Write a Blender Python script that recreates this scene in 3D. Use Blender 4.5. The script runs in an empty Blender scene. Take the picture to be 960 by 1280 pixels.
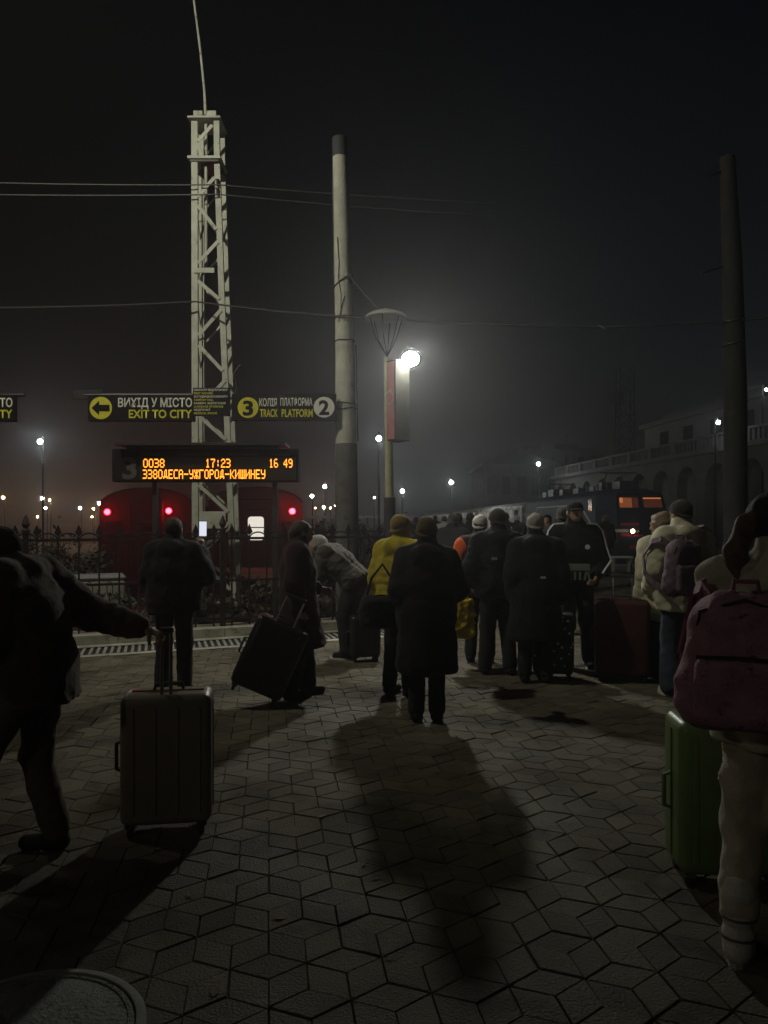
import bpy, bmesh, math, random
import numpy as np
from mathutils import Vector, Matrix

random.seed(7)
rng = np.random.default_rng(7)
S = bpy.context.scene
COL = S.collection
R = math.radians

# ------------------------------------------------------------------ camera
CAMZ, FPX, HOR = 1.60, 960.0, 648.0
cam = bpy.data.cameras.new('camera')
cam.lens = 27.0; cam.sensor_width = 36.0; cam.sensor_fit = 'AUTO'
cam.shift_y = 8.0 / 1280.0
cam.clip_start = 0.05; cam.clip_end = 3000
camo = bpy.data.objects.new('camera', cam); COL.objects.link(camo)
camo.location = (0, 0, CAMZ); camo.rotation_euler = (R(90), 0, 0)
S.camera = camo

# ------------------------------------------------------------------ night sky
W = bpy.data.worlds.new('World'); S.world = W; W.use_nodes = True
wn = W.node_tree.nodes; wl = W.node_tree.links
bg = wn['Background']
sky = wn.new('ShaderNodeTexSky'); sky.sky_type = 'NISHITA'; sky.sun_disc = False
sky.sun_elevation = R(-5.0); sky.sun_rotation = R(70); sky.air_density = 1.0; sky.dust_density = 2.0
wl.new(sky.outputs['Color'], bg.inputs['Color'])
bg.inputs['Strength'].default_value = 0.20

# ------------------------------------------------------------------ exposure and render settings
vs = S.view_settings
S.display_settings.display_device = 'sRGB'
vs.view_transform = 'Standard'; vs.look = 'None'; vs.exposure = 0.0; vs.gamma = 1.0; vs.use_curve_mapping = False
S.render.engine = 'CYCLES'
cy = S.cycles
cy.use_denoising = True
cy.max_bounces = 5; cy.diffuse_bounces = 2; cy.glossy_bounces = 2; cy.volume_bounces = 0
cy.transmission_bounces = 2; cy.transparent_max_bounces = 4
cy.sample_clamp_indirect = 2.0
cy.use_light_tree = True

# light levels (tuned in one place)
STREET_I = 780.0      # radiance of the platform floodlight's glass
SPOT_W = 1650.0       # watts of the yard floodlight above the mast
LAMP_COL = (0.98, 1.0, 0.90)
YARD_COL = (1.0, 0.98, 0.78)
HAZE_DENSITY = 0.0036

# ------------------------------------------------------------------ helpers
def P(px, py, d):
    """a point d metres ahead of the camera, seen at photo pixel px, py"""
    return Vector(((px - 480.0) / FPX * d, d, CAMZ - (py - HOR) / FPX * d))

def GD(py):
    return FPX * CAMZ / (py - HOR)

def G(px, py):
    d = GD(py)
    return Vector(((px - 480.0) / FPX * d, d, 0.0))

def tag(o, label=None, cat=None, group=None, kind=None):
    if label: o['label'] = label
    if cat: o['category'] = cat
    if group: o['group'] = group
    if kind: o['kind'] = kind
    return o

def thing(name, loc, label, cat, group=None, rz=0.0):
    o = bpy.data.objects.new(name, None); COL.objects.link(o)
    o.empty_display_size = 0.1
    o.location = loc; o.rotation_euler = (0, 0, rz)
    return tag(o, label, cat, group)

def link(name, me, parent=None):
    o = bpy.data.objects.new(name, me); COL.objects.link(o)
    if parent is not None: o.parent = parent
    return o

def copy_tree(o, parent=None):
    c = o.copy(); COL.objects.link(c)
    if parent is not None: c.parent = parent
    for ch in list(o.children): copy_tree(ch, c)
    return c

class MB:
    """collects boxes, tubes and free faces, then builds one mesh"""
    def __init__(s): s.v = []; s.f = []; s.m = []; s.cur = 0
    def add(s, vs_, fs_):
        b = len(s.v); s.v.extend([tuple(x) for x in vs_])
        for f in fs_: s.f.append(tuple(i + b for i in f)); s.m.append(s.cur)
    def box(s, c, d, rz=0.0, M=None):
        cx, cy_, cz = c; a, b, h = d[0] / 2, d[1] / 2, d[2] / 2
        pts = [Vector((x * a, y * b, z * h)) for z in (-1, 1) for y in (-1, 1) for x in (-1, 1)]
        if rz: pts = [Matrix.Rotation(rz, 3, 'Z') @ p for p in pts]
        if M is not None: pts = [M @ p for p in pts]
        s.add([p + Vector(c) for p in pts], [(0, 2, 3, 1), (4, 5, 7, 6), (0, 1, 5, 4), (2, 6, 7, 3), (0, 4, 6, 2), (1, 3, 7, 5)])
    def tube(s, pts, r, n=8, caps=True):
        pts = [Vector(p) for p in pts]; k = len(pts)
        rs = [r] * k if not isinstance(r, (list, tuple)) else list(r)
        rings = []; prev = None
        for i, p in enumerate(pts):
            t = (pts[min(i + 1, k - 1)] - pts[max(i - 1, 0)]).normalized()
            if prev is None:
                a = t.orthogonal().normalized()
            else:
                a = (prev - t * prev.dot(t))
                a = a.normalized() if a.length > 1e-6 else t.orthogonal().normalized()
            prev = a; b = t.cross(a)
            rings.append([p + (a * math.cos(q) + b * math.sin(q)) * rs[i] for q in [2 * math.pi * j / n for j in range(n)]])
        vv = [p for rg in rings for p in rg]; ff = []
        for i in range(k - 1):
            for j in range(n):
                ff.append((i * n + j, i * n + (j + 1) % n, (i + 1) * n + (j + 1) % n, (i + 1) * n + j))
        if caps:
            ff.append(tuple(range(n))[::-1]); ff.append(tuple((k - 1) * n + j for j in range(n)))
        s.add(vv, ff)
    def bar(s, a, b, w, t, up=(0, 1, 0)):
        """a rectangular bar from a to b, w wide, t thick along 'up'"""
        a = Vector(a); b = Vector(b); d = (b - a).normalized(); u = Vector(up); u = (u - d * u.dot(d)).normalized(); w_ = d.cross(u)
        pts = [q + w_ * (i * w / 2) + u * (j * t / 2) for q in (a, b) for j in (-1, 1) for i in (-1, 1)]
        s.add(pts, [(0, 2, 3, 1), (4, 5, 7, 6), (0, 1, 5, 4), (2, 6, 7, 3), (0, 4, 6, 2), (1, 3, 7, 5)])
    def lathe(s, prof, n=24, c=(0, 0, 0)):
        c = Vector(c); vv = []; ff = []
        for (r, z) in prof:
            for j in range(n):
                q = 2 * math.pi * j / n; vv.append(c + Vector((r * math.cos(q), r * math.sin(q), z)))
        for i in range(len(prof) - 1):
            for j in range(n):
                ff.append((i * n + j, i * n + (j + 1) % n, (i + 1) * n + (j + 1) % n, (i + 1) * n + j))
        ff.append(tuple(range(n))[::-1]); ff.append(tuple((len(prof) - 1) * n + j for j in range(n)))
        s.add(vv, ff)
    def prism(s, poly, z0, z1):
        n = len(poly)
        vv = [(x, y, z0) for x, y in poly] + [(x, y, z1) for x, y in poly]
        ff = [tuple(range(n))[::-1], tuple(range(n, 2 * n))] + [(i, (i + 1) % n, n + (i + 1) % n, n + i) for i in range(n)]
        s.add(vv, ff)
    def sphere(s, c, r, n=12, m=8):
        prof = [(max(1e-4, r * math.sin(math.pi * i / m)), -r * math.cos(math.pi * i / m)) for i in range(m + 1)]
        s.lathe(prof, n, c)
    def build(s, name, mats, parent=None, smooth=False, bevel=0.0):
        me = bpy.data.meshes.new(name); me.from_pydata([tuple(v) for v in s.v], [], s.f)
        if not isinstance(mats, (list, tuple)): mats = [mats]
        for m in mats: me.materials.append(m)
        if len(mats) > 1: me.polygons.foreach_set('material_index', s.m)
        bm = bmesh.new(); bm.from_mesh(me); bmesh.ops.recalc_face_normals(bm, faces=bm.faces)
        if bevel > 0:
            es = [e for e in bm.edges if len(e.link_faces) == 2 and e.calc_face_angle(0) > 0.6]
            bmesh.ops.bevel(bm, geom=es, offset=bevel, segments=1, affect='EDGES', clamp_overlap=True)
        bm.to_mesh(me); bm.free()
        if smooth:
            me.polygons.foreach_set('use_smooth', [True] * len(me.polygons))
            try: me.set_sharp_from_angle(angle=R(42))
            except Exception: pass
        me.update()
        return link(name, me, parent)

def rbox_obj(name, c, d, r, mat_, parent, rz=0.0, seg=4):
    """a box with rounded edges"""
    bm = bmesh.new(); bmesh.ops.create_cube(bm, size=1.0)
    bmesh.ops.scale(bm, vec=d, verts=bm.verts)
    bmesh.ops.bevel(bm, geom=list(bm.edges), offset=r, segments=seg, profile=0.5, affect='EDGES', clamp_overlap=True)
    bmesh.ops.rotate(bm, cent=(0, 0, 0), matrix=Matrix.Rotation(rz, 3, 'Z'), verts=bm.verts)
    bmesh.ops.translate(bm, vec=c, verts=bm.verts)
    me = bpy.data.meshes.new(name); bm.to_mesh(me); bm.free(); me.materials.append(mat_)
    me.polygons.foreach_set('use_smooth', [True] * len(me.polygons))
    return link(name, me, parent)

# ------------------------------------------------------------------ materials
MATS = {}
def mat(name, col, rough=0.7, var=0.25, scale=6.0, bump=0.0, bscale=60.0, sheen=0.0, metal=0.0, stain=None, sscale=2.0, stain_lo=0.55, spec=0.5, coat=0.0):
    if name in MATS: return MATS[name]
    m = bpy.data.materials.new(name); m.use_nodes = True; N = m.node_tree.nodes; L = m.node_tree.links
    b = N['Principled BSDF']
    tc = N.new('ShaderNodeTexCoord')
    nz = N.new('ShaderNodeTexNoise'); nz.inputs['Scale'].default_value = scale; nz.inputs['Detail'].default_value = 6
    L.new(tc.outputs['Object'], nz.inputs['Vector'])
    mr = N.new('ShaderNodeMapRange'); mr.inputs[1].default_value = 0.3; mr.inputs[2].default_value = 0.7
    mr.inputs[3].default_value = 1 - var; mr.inputs[4].default_value = 1 + var
    L.new(nz.outputs['Fac'], mr.inputs[0])
    mx = N.new('ShaderNodeMix'); mx.data_type = 'RGBA'; mx.blend_type = 'MULTIPLY'; mx.inputs[0].default_value = 1.0
    mx.inputs[6].default_value = (*col, 1)
    L.new(mr.outputs[0], mx.inputs[7]); out = mx.outputs[2]
    if stain:
        n2 = N.new('ShaderNodeTexNoise'); n2.inputs['Scale'].default_value = sscale; n2.inputs['Detail'].default_value = 8; n2.inputs['Roughness'].default_value = 0.65
        L.new(tc.outputs['Object'], n2.inputs['Vector'])
        r2 = N.new('ShaderNodeMapRange'); r2.inputs[1].default_value = stain_lo; r2.inputs[2].default_value = stain_lo + 0.12
        L.new(n2.outputs['Fac'], r2.inputs[0])
        m2 = N.new('ShaderNodeMix'); m2.data_type = 'RGBA'; L.new(r2.outputs[0], m2.inputs[0]); L.new(out, m2.inputs[6]); m2.inputs[7].default_value = (*stain, 1)
        out = m2.outputs[2]
    L.new(out, b.inputs['Base Color'])
    b.inputs['Roughness'].default_value = rough; b.inputs['Metallic'].default_value = metal
    b.inputs['Specular IOR Level'].default_value = spec
    if coat: b.inputs['Coat Weight'].default_value = coat; b.inputs['Coat Roughness'].default_value = 0.15
    if sheen:
        b.inputs['Sheen Weight'].default_value = sheen; b.inputs['Sheen Roughness'].default_value = 0.45
        b.inputs['Sheen Tint'].default_value = (min(1, col[0] * 2.5 + .3), min(1, col[1] * 2.5 + .3), min(1, col[2] * 2.5 + .3), 1)
    if bump:
        n3 = N.new('ShaderNodeTexNoise'); n3.inputs['Scale'].default_value = bscale; n3.inputs['Detail'].default_value = 5
        L.new(tc.outputs['Object'], n3.inputs['Vector'])
        bp = N.new('ShaderNodeBump'); bp.inputs['Strength'].default_value = bump; bp.inputs['Distance'].default_value = 0.02
        L.new(n3.outputs['Fac'], bp.inputs['Height']); L.new(bp.outputs[0], b.inputs['Normal'])
    MATS[name] = m; return m

def emit(name, col, strength):
    if name in MATS: return MATS[name]
    m = bpy.data.materials.new(name); m.use_nodes = True; N = m.node_tree.nodes; L = m.node_tree.links
    N.remove(N['Principled BSDF']); e = N.new('ShaderNodeEmission')
    e.inputs[0].default_value = (*col, 1); e.inputs[1].default_value = strength
    L.new(e.outputs[0], N['Material Output'].inputs[0]); MATS[name] = m; return m

def cloth(name, col, sheen=0.25, rough=0.9, bump=0.25, bscale=45):
    return mat('cloth ' + name, col, rough, 0.22, 9.0, bump, bscale, sheen, spec=0.25)

CONC = mat('concrete', (0.30, 0.29, 0.26), 0.92, 0.2, 3.0, 0.4, 25, stain=(0.12, 0.11, 0.10), sscale=3.5, stain_lo=0.6)
KERB = mat('kerb concrete', (0.42, 0.40, 0.34), 0.9, 0.25, 4.0, 0.4, 30, stain=(0.16, 0.15, 0.12), sscale=6, stain_lo=0.56)
ASPH = mat('worn asphalt', (0.085, 0.08, 0.075), 0.8, 0.3, 2.0, 0.6, 60, stain=(0.05, 0.05, 0.05), sscale=1.2, stain_lo=0.5)
BALLAST = mat('track ballast', (0.06, 0.055, 0.05), 0.95, 0.4, 4.0, 1.0, 30)
IRON = mat('black iron', (0.018, 0.017, 0.016), 0.55, 0.3, 12, 0.3, 60)
MASTP = mat('mast paint', (0.50, 0.51, 0.43), 0.6, 0.16, 5, 0.3, 40, stain=(0.20, 0.12, 0.07), sscale=8, stain_lo=0.59)
POLEC = mat('spun concrete', (0.44, 0.43, 0.36), 0.9, 0.2, 4, 0.5, 30, stain=(0.13, 0.11, 0.09), sscale=7, stain_lo=0.63)
POLED = mat('tarred pole foot', (0.11, 0.105, 0.095), 0.85, 0.3, 4, 0.4, 30, stain=(0.06, 0.055, 0.05), sscale=4, stain_lo=0.55)
TOPSHADE = mat('pole top shade', (0.035, 0.035, 0.04), 0.8, 0.3, 5)  # shade above the lamp's cut-off, put into the pole top's colour
GREYPOLE = mat('dark old pole', (0.022, 0.0215, 0.02), 0.9, 0.25, 4, 0.4, 30, stain=(0.05, 0.05, 0.05), sscale=5, stain_lo=0.6)
LAMPP = mat('lamp post paint', (0.42, 0.40, 0.24), 0.5, 0.15, 8)
DARKM = mat('dark metal', (0.03, 0.03, 0.032), 0.5, 0.3, 10)
WIRE = mat('cable', (0.06, 0.06, 0.055), 0.6, 0.3, 30)
WIREL = mat('pale wire', (0.13, 0.13, 0.12), 0.5, 0.3, 30)
SIGNB = mat('sign black', (0.010, 0.009, 0.010), 0.6, 0.3, 5, spec=.2)
SIGNW = mat('sign white letters', (0.80, 0.78, 0.70), 0.5, 0.06, 20)
SIGNY = mat('sign yellow', (0.72, 0.66, 0.05), 0.5, 0.08, 20)
RUBBER = mat('black rubber', (0.015, 0.015, 0.015), 0.7, 0.3, 20)
CHROME = mat('brushed handle', (0.45, 0.45, 0.47), 0.3, 0.1, 40, metal=1.0)
SKIN = mat('skin', (0.36, 0.22, 0.16), 0.6, 0.1, 20, 0.1, 90)
POLEB = mat('black lamp pole', (0.010, 0.010, 0.010), 0.9, 0.2, 10, spec=0.1)
BULBW = emit('lamp glass white', LAMP_COL, STREET_I)

# ------------------------------------------------------------------ surface nets: one closed skin round a distance field
_E = [(0, 1), (2, 3), (4, 5), (6, 7), (0, 2), (1, 3), (4, 6), (5, 7), (0, 4), (1, 5), (2, 6), (3, 7)]
_C = np.array([[(i >> 0) & 1, (i >> 1) & 1, (i >> 2) & 1] for i in range(8)])
def snets(f, lo, hi, h):
    lo = np.asarray(lo, float); hi = np.asarray(hi, float)
    n = np.maximum(4, np.ceil((hi - lo) / h).astype(int) + 1)
    ax = [lo[i] + h * np.arange(n[i]) for i in range(3)]
    X, Y, Z = np.meshgrid(*ax, indexing='ij')
    v = f(np.stack([X.ravel(), Y.ravel(), Z.ravel()], 1).astype(np.float32)).reshape(n).astype(np.float32)
    s = v < 0
    cn = np.zeros(n - 1, np.int8)
    for dx, dy, dz in _C: cn += s[dx:n[0] - 1 + dx, dy:n[1] - 1 + dy, dz:n[2] - 1 + dz]
    act = (cn > 0) & (cn < 8); idx = -np.ones(n - 1, np.int64); cells = np.argwhere(act)
    if len(cells) == 0: return np.zeros((0, 3)), []
    idx[act] = np.arange(len(cells))
    vc = np.stack([v[cells[:, 0] + c[0], cells[:, 1] + c[1], cells[:, 2] + c[2]] for c in _C], 1)
    acc = np.zeros((len(cells), 3)); cnt = np.zeros(len(cells))
    for a, b in _E:
        va, vb = vc[:, a], vc[:, b]; cr = (va < 0) != (vb < 0)
        den = np.where(cr, va - vb, 1.0)
        t = np.where(cr, va / den, 0)
        p = _C[a] + t[:, None] * (_C[b] - _C[a]); acc += p * cr[:, None]; cnt += cr
    verts = lo + (cells + acc / cnt[:, None]) * h
    quads = []
    for k in range(3):
        i, j = (k + 1) % 3, (k + 2) % 3
        sl0 = [slice(None)] * 3; sl1 = [slice(None)] * 3
        sl0[k] = slice(0, n[k] - 1); sl1[k] = slice(1, n[k])
        for q in (i, j): sl0[q] = slice(1, n[q] - 1); sl1[q] = slice(1, n[q] - 1)
        a = s[tuple(sl0)]; b = s[tuple(sl1)]
        e = np.argwhere(a != b)
        if len(e) == 0: continue
        fl = a[tuple(e.T)]
        g = e.copy(); g[:, i] += 1; g[:, j] += 1
        def cid(di, dj):
            c = g.copy(); c[:, i] -= di; c[:, j] -= dj
            return idx[tuple(c.T)]
        q = np.stack([cid(1, 1), cid(0, 1), cid(0, 0), cid(1, 0)], 1)
        q[~fl] = q[~fl][:, ::-1]
        quads.append(q)
    return verts, np.concatenate(quads)

def sd_mesh(name, parts, mat_, parent):
    """parts: list of (f, lo, hi, h); joined into one mesh object"""
    vv = []; ff = []; b = 0
    for f, lo, hi, h in parts:
        v, q = snets(f, lo, hi, h)
        if len(v) == 0: continue
        vv.append(v); ff.append(np.asarray(q) + b); b += len(v)
    v = np.concatenate(vv); q = np.concatenate(ff)
    me = bpy.data.meshes.new(name)
    me.vertices.add(len(v)); me.vertices.foreach_set('co', v.astype(np.float32).ravel())
    me.loops.add(len(q) * 4); me.loops.foreach_set('vertex_index', q.astype(np.int32).ravel())
    me.polygons.add(len(q)); me.polygons.foreach_set('loop_start', np.arange(0, len(q) * 4, 4, dtype=np.int32))
    me.update(calc_edges=True); me.validate()
    me.polygons.foreach_set('use_smooth', [True] * len(me.polygons))
    me.materials.append(mat_)
    return link(name, me, parent)

A_ = lambda p: np.asarray(p, np.float32)
def cone(p, a, b, ra, rb, lat=None, k=1.0, puff=0, amp=0.008):
    """tapered capsule; lat/k squeeze it along one axis; puff quilts it in rings"""
    a = A_(a); b = A_(b); pa = p - a; ba = b - a
    if lat is not None:
        l = A_(lat); l = l / np.linalg.norm(l)
        pa = pa - (pa @ l)[:, None] * l * (1 - k); ba = ba - (ba @ l) * l * (1 - k)
    h = np.clip((pa @ ba) / max(1e-9, float(ba @ ba)), 0, 1)
    d = np.sqrt(((pa - h[:, None] * ba) ** 2).sum(1)) - (ra + (rb - ra) * h)
    if puff: d = d - amp * (np.abs(np.sin(np.pi * h * puff)) - 0.5)
    return d
def ell(p, c, r):
    q = p - A_(c); r = A_(r)
    k0 = np.sqrt(((q / r) ** 2).sum(1)); k1 = np.sqrt(((q / (r * r)) ** 2).sum(1)) + 1e-6
    return k0 * (k0 - 1) / k1
def smin(a, b, k):
    h = np.clip(0.5 + 0.5 * (b - a) / k, 0, 1); return b + (a - b) * h - k * h * (1 - h)
def smax(a, b, k): return -smin(-a, -b, k)
def rbx(p, c, hs, r):
    q = np.abs(p - A_(c)) - (A_(hs) - r)
    return np.sqrt((np.maximum(q, 0) ** 2).sum(1)) + np.minimum(q.max(1), 0) - r
def fold(p, f=1.0, ph=0.0):
    x, y, z = p[:, 0] * f, p[:, 1] * f, p[:, 2] * f
    a = np.sin(23 * x + 9 * z + ph) * np.sin(19 * y - 13 * z + 1.7 * ph)
    w = 1.4 * np.sin(7 * x - 5 * y + 6 * z + 2.3 * ph)
    c1 = 1 - 2 * np.abs(np.sin(15 * z + 10 * x - 8 * y + w + ph)) ** .6
    c2 = 1 - 2 * np.abs(np.sin(11 * z - 13 * x + 9 * y - 1.3 * w + 2 * ph)) ** .6
    return 0.45 * a + 0.45 * c1 + 0.40 * c2 + 0.15 * np.sin(67 * z - 31 * x + 29 * y)
def bounds(pts, pad):
    q = np.array([tuple(x) for x in pts]); return q.min(0) - pad, q.max(0) + pad
# ------------------------------------------------------------------ people
def rotz(a): return np.array([[math.cos(a), -math.sin(a), 0], [math.sin(a), math.cos(a), 0], [0, 0, 1]])
def rotx(a): return np.array([[1, 0, 0], [0, math.cos(a), -math.sin(a)], [0, math.sin(a), math.cos(a)]])
def roty(a): return np.array([[math.cos(a), 0, math.sin(a)], [0, 1, 0], [-math.sin(a), 0, math.cos(a)]])

BASE = dict(pel=(0, 0, .95), chest=(0, .0, 1.24), neck=(0, -.015, 1.47), head=(0, .025, 1.635),
            shL=(-.185, -.01, 1.42), elL=(-.235, -.04, 1.13), wrL=(-.235, .07, .89),
            shR=(.185, -.01, 1.42), elR=(.235, -.04, 1.13), wrR=(.235, .07, .89),
            hipL=(-.09, 0, .92), knL=(-.105, .025, .51), anL=(-.115, -.02, .095),
            hipR=(.09, 0, .92), knR=(.105, .025, .51), anR=(.115, -.02, .095))

def head_f(c, Rm, s=1.0, neck=None):
    def f(p):
        q = ((p - A_(c)) @ Rm.astype(np.float32)) / s
        d = ell(q, (0, -.012, .028), (.076, .096, .086))
        d = smin(d, ell(q, (0, .022, -.05), (.052, .066, .062)), .05)
        d = smin(d, cone(q, (0, .082, .012), (0, .106, -.026), .008, .0145), .012)
        d = smin(d, cone(q, (-.035, .078, .03), (.035, .078, .03), .011, .011), .02)
        d = smin(d, ell(q, (0, .083, -.062), (.022, .014, .008)), .008)
        d = smax(d, -cone(q, (-.02, .098, -.055), (.02, .098, -.055), .003, .003), .006)
        for sx in (-1, 1):
            d = smax(d, -ell(q, (sx * .032, .098, .006), (.018, .018, .012)), .012)
            d = np.minimum(d, ell(q, (sx * .032, .078, .006), (.0125, .0125, .0125)))
            d = smin(d, ell(q, (sx * .077, -.008, -.005), (.011, .024, .032)), .008)
        d = d * s
        if neck is not None: d = smin(d, cone(p, c + Rm @ np.array([0, -.03, -.07]) * s, neck, .05 * s, .056 * s), .04)
        return d
    return f

def hand_f(w, dr, pn, curl, s=1.0, side=1):
    """w wrist, dr direction of the hand, pn palm normal; fingers curl towards pn"""
    w = np.asarray(w, float); dr = np.asarray(dr, float); dr = dr / np.linalg.norm(dr)
    pn = np.asarray(pn, float); pn = pn - dr * (pn @ dr); pn = pn / np.linalg.norm(pn)
    lt = np.cross(dr, pn) * side
    segs = []
    for i, (o, L) in enumerate(((-.031, .068), (-.011, .08), (.010, .086), (.030, .078))):
        a = w + dr * .088 + lt * o; ang = 0.25 + curl * .35; cur = a
        for j, (fr, r0, r1) in enumerate(((.45, .0092, .0085), (.30, .0085, .0078), (.25, .0078, .0066))):
            ang_ = ang + curl * (.75 * j)
            n = cur + (dr * math.cos(ang_) + pn * math.sin(ang_)) * L * fr * s
            segs.append((cur, n, r0, r1)); cur = n
    t0 = w + dr * .025 + lt * .026; t1 = t0 + (dr * .6 + lt * .55 + pn * .35) * .045
    t2 = t1 + (dr * (.85 - .3 * curl) + pn * (.3 + .5 * curl) - lt * .1 * curl) * .034
    segs += [(t0, t1, .013, .0105), (t1, t2, .0105, .008)]
    ends = [b for _, b, _, _ in segs]
    def f(p):
        d = cone(p, w + dr * .03, w + dr * .08, .030, .034, pn, 2.1)
        d = smin(d, cone(p, w - dr * .04, w + dr * .03, .027, .026, pn, 1.3), .02)
        for a, b, r0, r1 in segs: d = smin(d, cone(p, a, b, r0, r1), .006)
        return d
    lo, hi = bounds(ends + [w - dr * .05, w + lt * .05, w - lt * .05 + dr * .05], .045)
    return f, lo, hi

def person(label, X, Y, yaw, H=1.70, pose=None, group=None, coat=None, pants=None, shoes=None, hat=None, hair=None,
           head_yaw=0, head_pitch=0, hands=(.6, .6), palms=None, res=.02, beard=None, z0=0.0):
    """one figure: a continuous body, with clothing and hair as its children; local +y is where it faces"""
    root = thing('person', (X, Y, z0), label, 'person', group, yaw)
    s = H / 1.755
    J = dict(BASE); J.update(pose or {})
    J = {k: np.array(v, float) * s for k, v in J.items()}
    lat = J['shR'] - J['shL']; lat = lat / np.linalg.norm(lat)
    Rm = rotz(head_yaw) @ rotx(-head_pitch)
    def torso(p, e=0.0, k=.62, puff=0):
        d = cone(p, J['pel'], J['chest'], (.155 * k / .62 * .7 + e), (.165 * k / .62 * .7 + e), lat, .66, puff)
        d = smin(d, cone(p, J['chest'], J['neck'] * .6 + J['chest'] * .4 + 0, .118 * s + e, .10 * s + e, lat, .62, puff and 2), .06)
        return d
    def limb(p, side, e=0.0, puff=0):
        d = cone(p, J['sh' + side], J['el' + side], .053 * s + e, .042 * s + e, None, 1, puff)
        return smin(d, cone(p, J['el' + side], J['wr' + side], .042 * s + e, .029 * s + e * .9, None, 1, puff), .03)
    def leg(p, side, e=0.0, flare=0.0, end=1.0):
        d = cone(p, J['hip' + side], J['kn' + side], .078 * s + e, .056 * s + e)
        return smin(d, cone(p, J['kn' + side], J['kn' + side] + (J['an' + side] - J['kn' + side]) * end, .056 * s + e, .038 * s + e + flare), .03)
    def shoulders(p, e):
        d = cone(p, J['shL'], J['neck'], .05 * s + e, .045 * s + e * .8)
        return smin(d, cone(p, J['shR'], J['neck'], .05 * s + e, .045 * s + e * .8), .03)
    # body
    def body(p):
        d = torso(p)
        d = smin(d, shoulders(p, 0), .05)
        for sd in 'LR':
            d = smin(d, limb(p, sd), .03)
            d = smin(d, leg(p, sd), .04)
            a = J['an' + sd]; fw = J['kn' + sd] * 0 + np.array([0, .12, 0]) * s
            toe = J.get('toe' + sd, a + np.array([0, .13 * s, -.055 * s]))
            d = smin(d, cone(p, a - np.array([0, .02, .05]) * s, toe, .033 * s, .028 * s), .03)
        d = smin(d, cone(p, J['neck'], J['head'] + Rm @ np.array([0, -.03, -.07]), .055 * s, .05 * s), .03)
        return d
    lo, hi = bounds(J.values(), .17 * s)
    lo[2] = max(lo[2], -.0) - .01
    parts = [(body, lo, hi, res)]
    hf = head_f(J['head'], Rm, s, J['neck'] + np.array([0, 0, .01]))
    parts.append((hf, J['head'] - .19 * s, J['head'] + .15 * s, res * .42))
    for i, sd in enumerate('LR'):
        cur = hands[i]
        if cur is None: continue
        dr = J['wr' + sd] - J['el' + sd]
        if J.get('hd' + sd) is not None: dr = J['hd' + sd]
        pn = (palms or {}).get(sd, np.array([1 if sd == 'L' else -1, .2, 0.0]))
        f, l2, h2 = hand_f(J['wr' + sd], dr, pn, cur, s, 1 if sd == 'L' else -1)
        parts.append((f, l2, h2, max(.0048, res * .27)))
    sd_mesh('body', parts, SKIN, root)
    # trousers
    if pants:
        e = pants.get('e', .018); fl = pants.get('flare', .012); end = pants.get('end', .96)
        ph = X * 7 + Y
        def ptr(p):
            d = np.minimum(leg(p, 'L', e, fl, end), leg(p, 'R', e, fl, end))
            d = smin(d, cone(p, J['pel'] + np.array([0, 0, -.03]), J['pel'] + np.array([0, 0, .06]), .115 * s, .112 * s, lat, .68), .05)
            return d - pants.get('fold', .006) * fold(p, pants.get('freq', 1.0), ph)
        pts = [J[k] for k in ('pel', 'hipL', 'hipR', 'knL', 'knR', 'anL', 'anR')]
        l3, h3 = bounds(pts, .17 * s)
        sd_mesh('trousers', [(ptr, l3, h3, res * .9)], pants['mat'], root)
    # shoes
    sm = (shoes or {}).get('mat', cloth('black shoe', (.015, .014, .013), .05, .6))
    for sd in 'LR':
        a = J['an' + sd]; toe = J.get('toe' + sd, a + np.array([0, .15 * s, -.055 * s]))
        bt = (shoes or {}).get('boot', 0)
        def shf(p, a=a, toe=toe):
            heel = a + np.array([0, -.025, -.045]) * s
            d = cone(p, heel, toe, .046 * s, .04 * s)
            d = smin(d, cone(p, a - np.array([0, 0, .03]), a + np.array([0, 0, .03 + bt]), .052 * s, .05 * s + bt * .06, None, 1, 3 if bt else 0), .03)
            low = min(heel[2], toe[2]) - .045 * s
            return smax(d, low - p[:, 2], .008)
        l4, h4 = bounds([a, toe, a + np.array([0, 0, bt + .03])], .10 * s)
        so = sd_mesh('boot' if bt else 'shoe', [(shf, l4, h4, res * .55)], sm, root)
        if (shoes or {}).get('sole') is not None:
            b = MB(); heel = a + np.array([0, -.05, 0]) * s
            dv = toe - a; dv[2] = 0; dv = dv / (np.linalg.norm(dv) + 1e-6); nv = np.array([-dv[1], dv[0], 0])
            low = min((a[2] - .045 * s), toe[2]) - .045 * s
            pl = []
            for t in np.linspace(0, 2 * math.pi, 15)[:-1]:
                c0 = (a + toe) / 2 + dv * math.cos(t) * (np.linalg.norm((toe - a)[:2]) / 2 + .066 * s) + nv * math.sin(t) * .05 * s
                pl.append((c0[0], c0[1]))
            b.prism(pl, low - .002, low + .026)
            b.build('sole', shoes['sole'], so)
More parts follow.
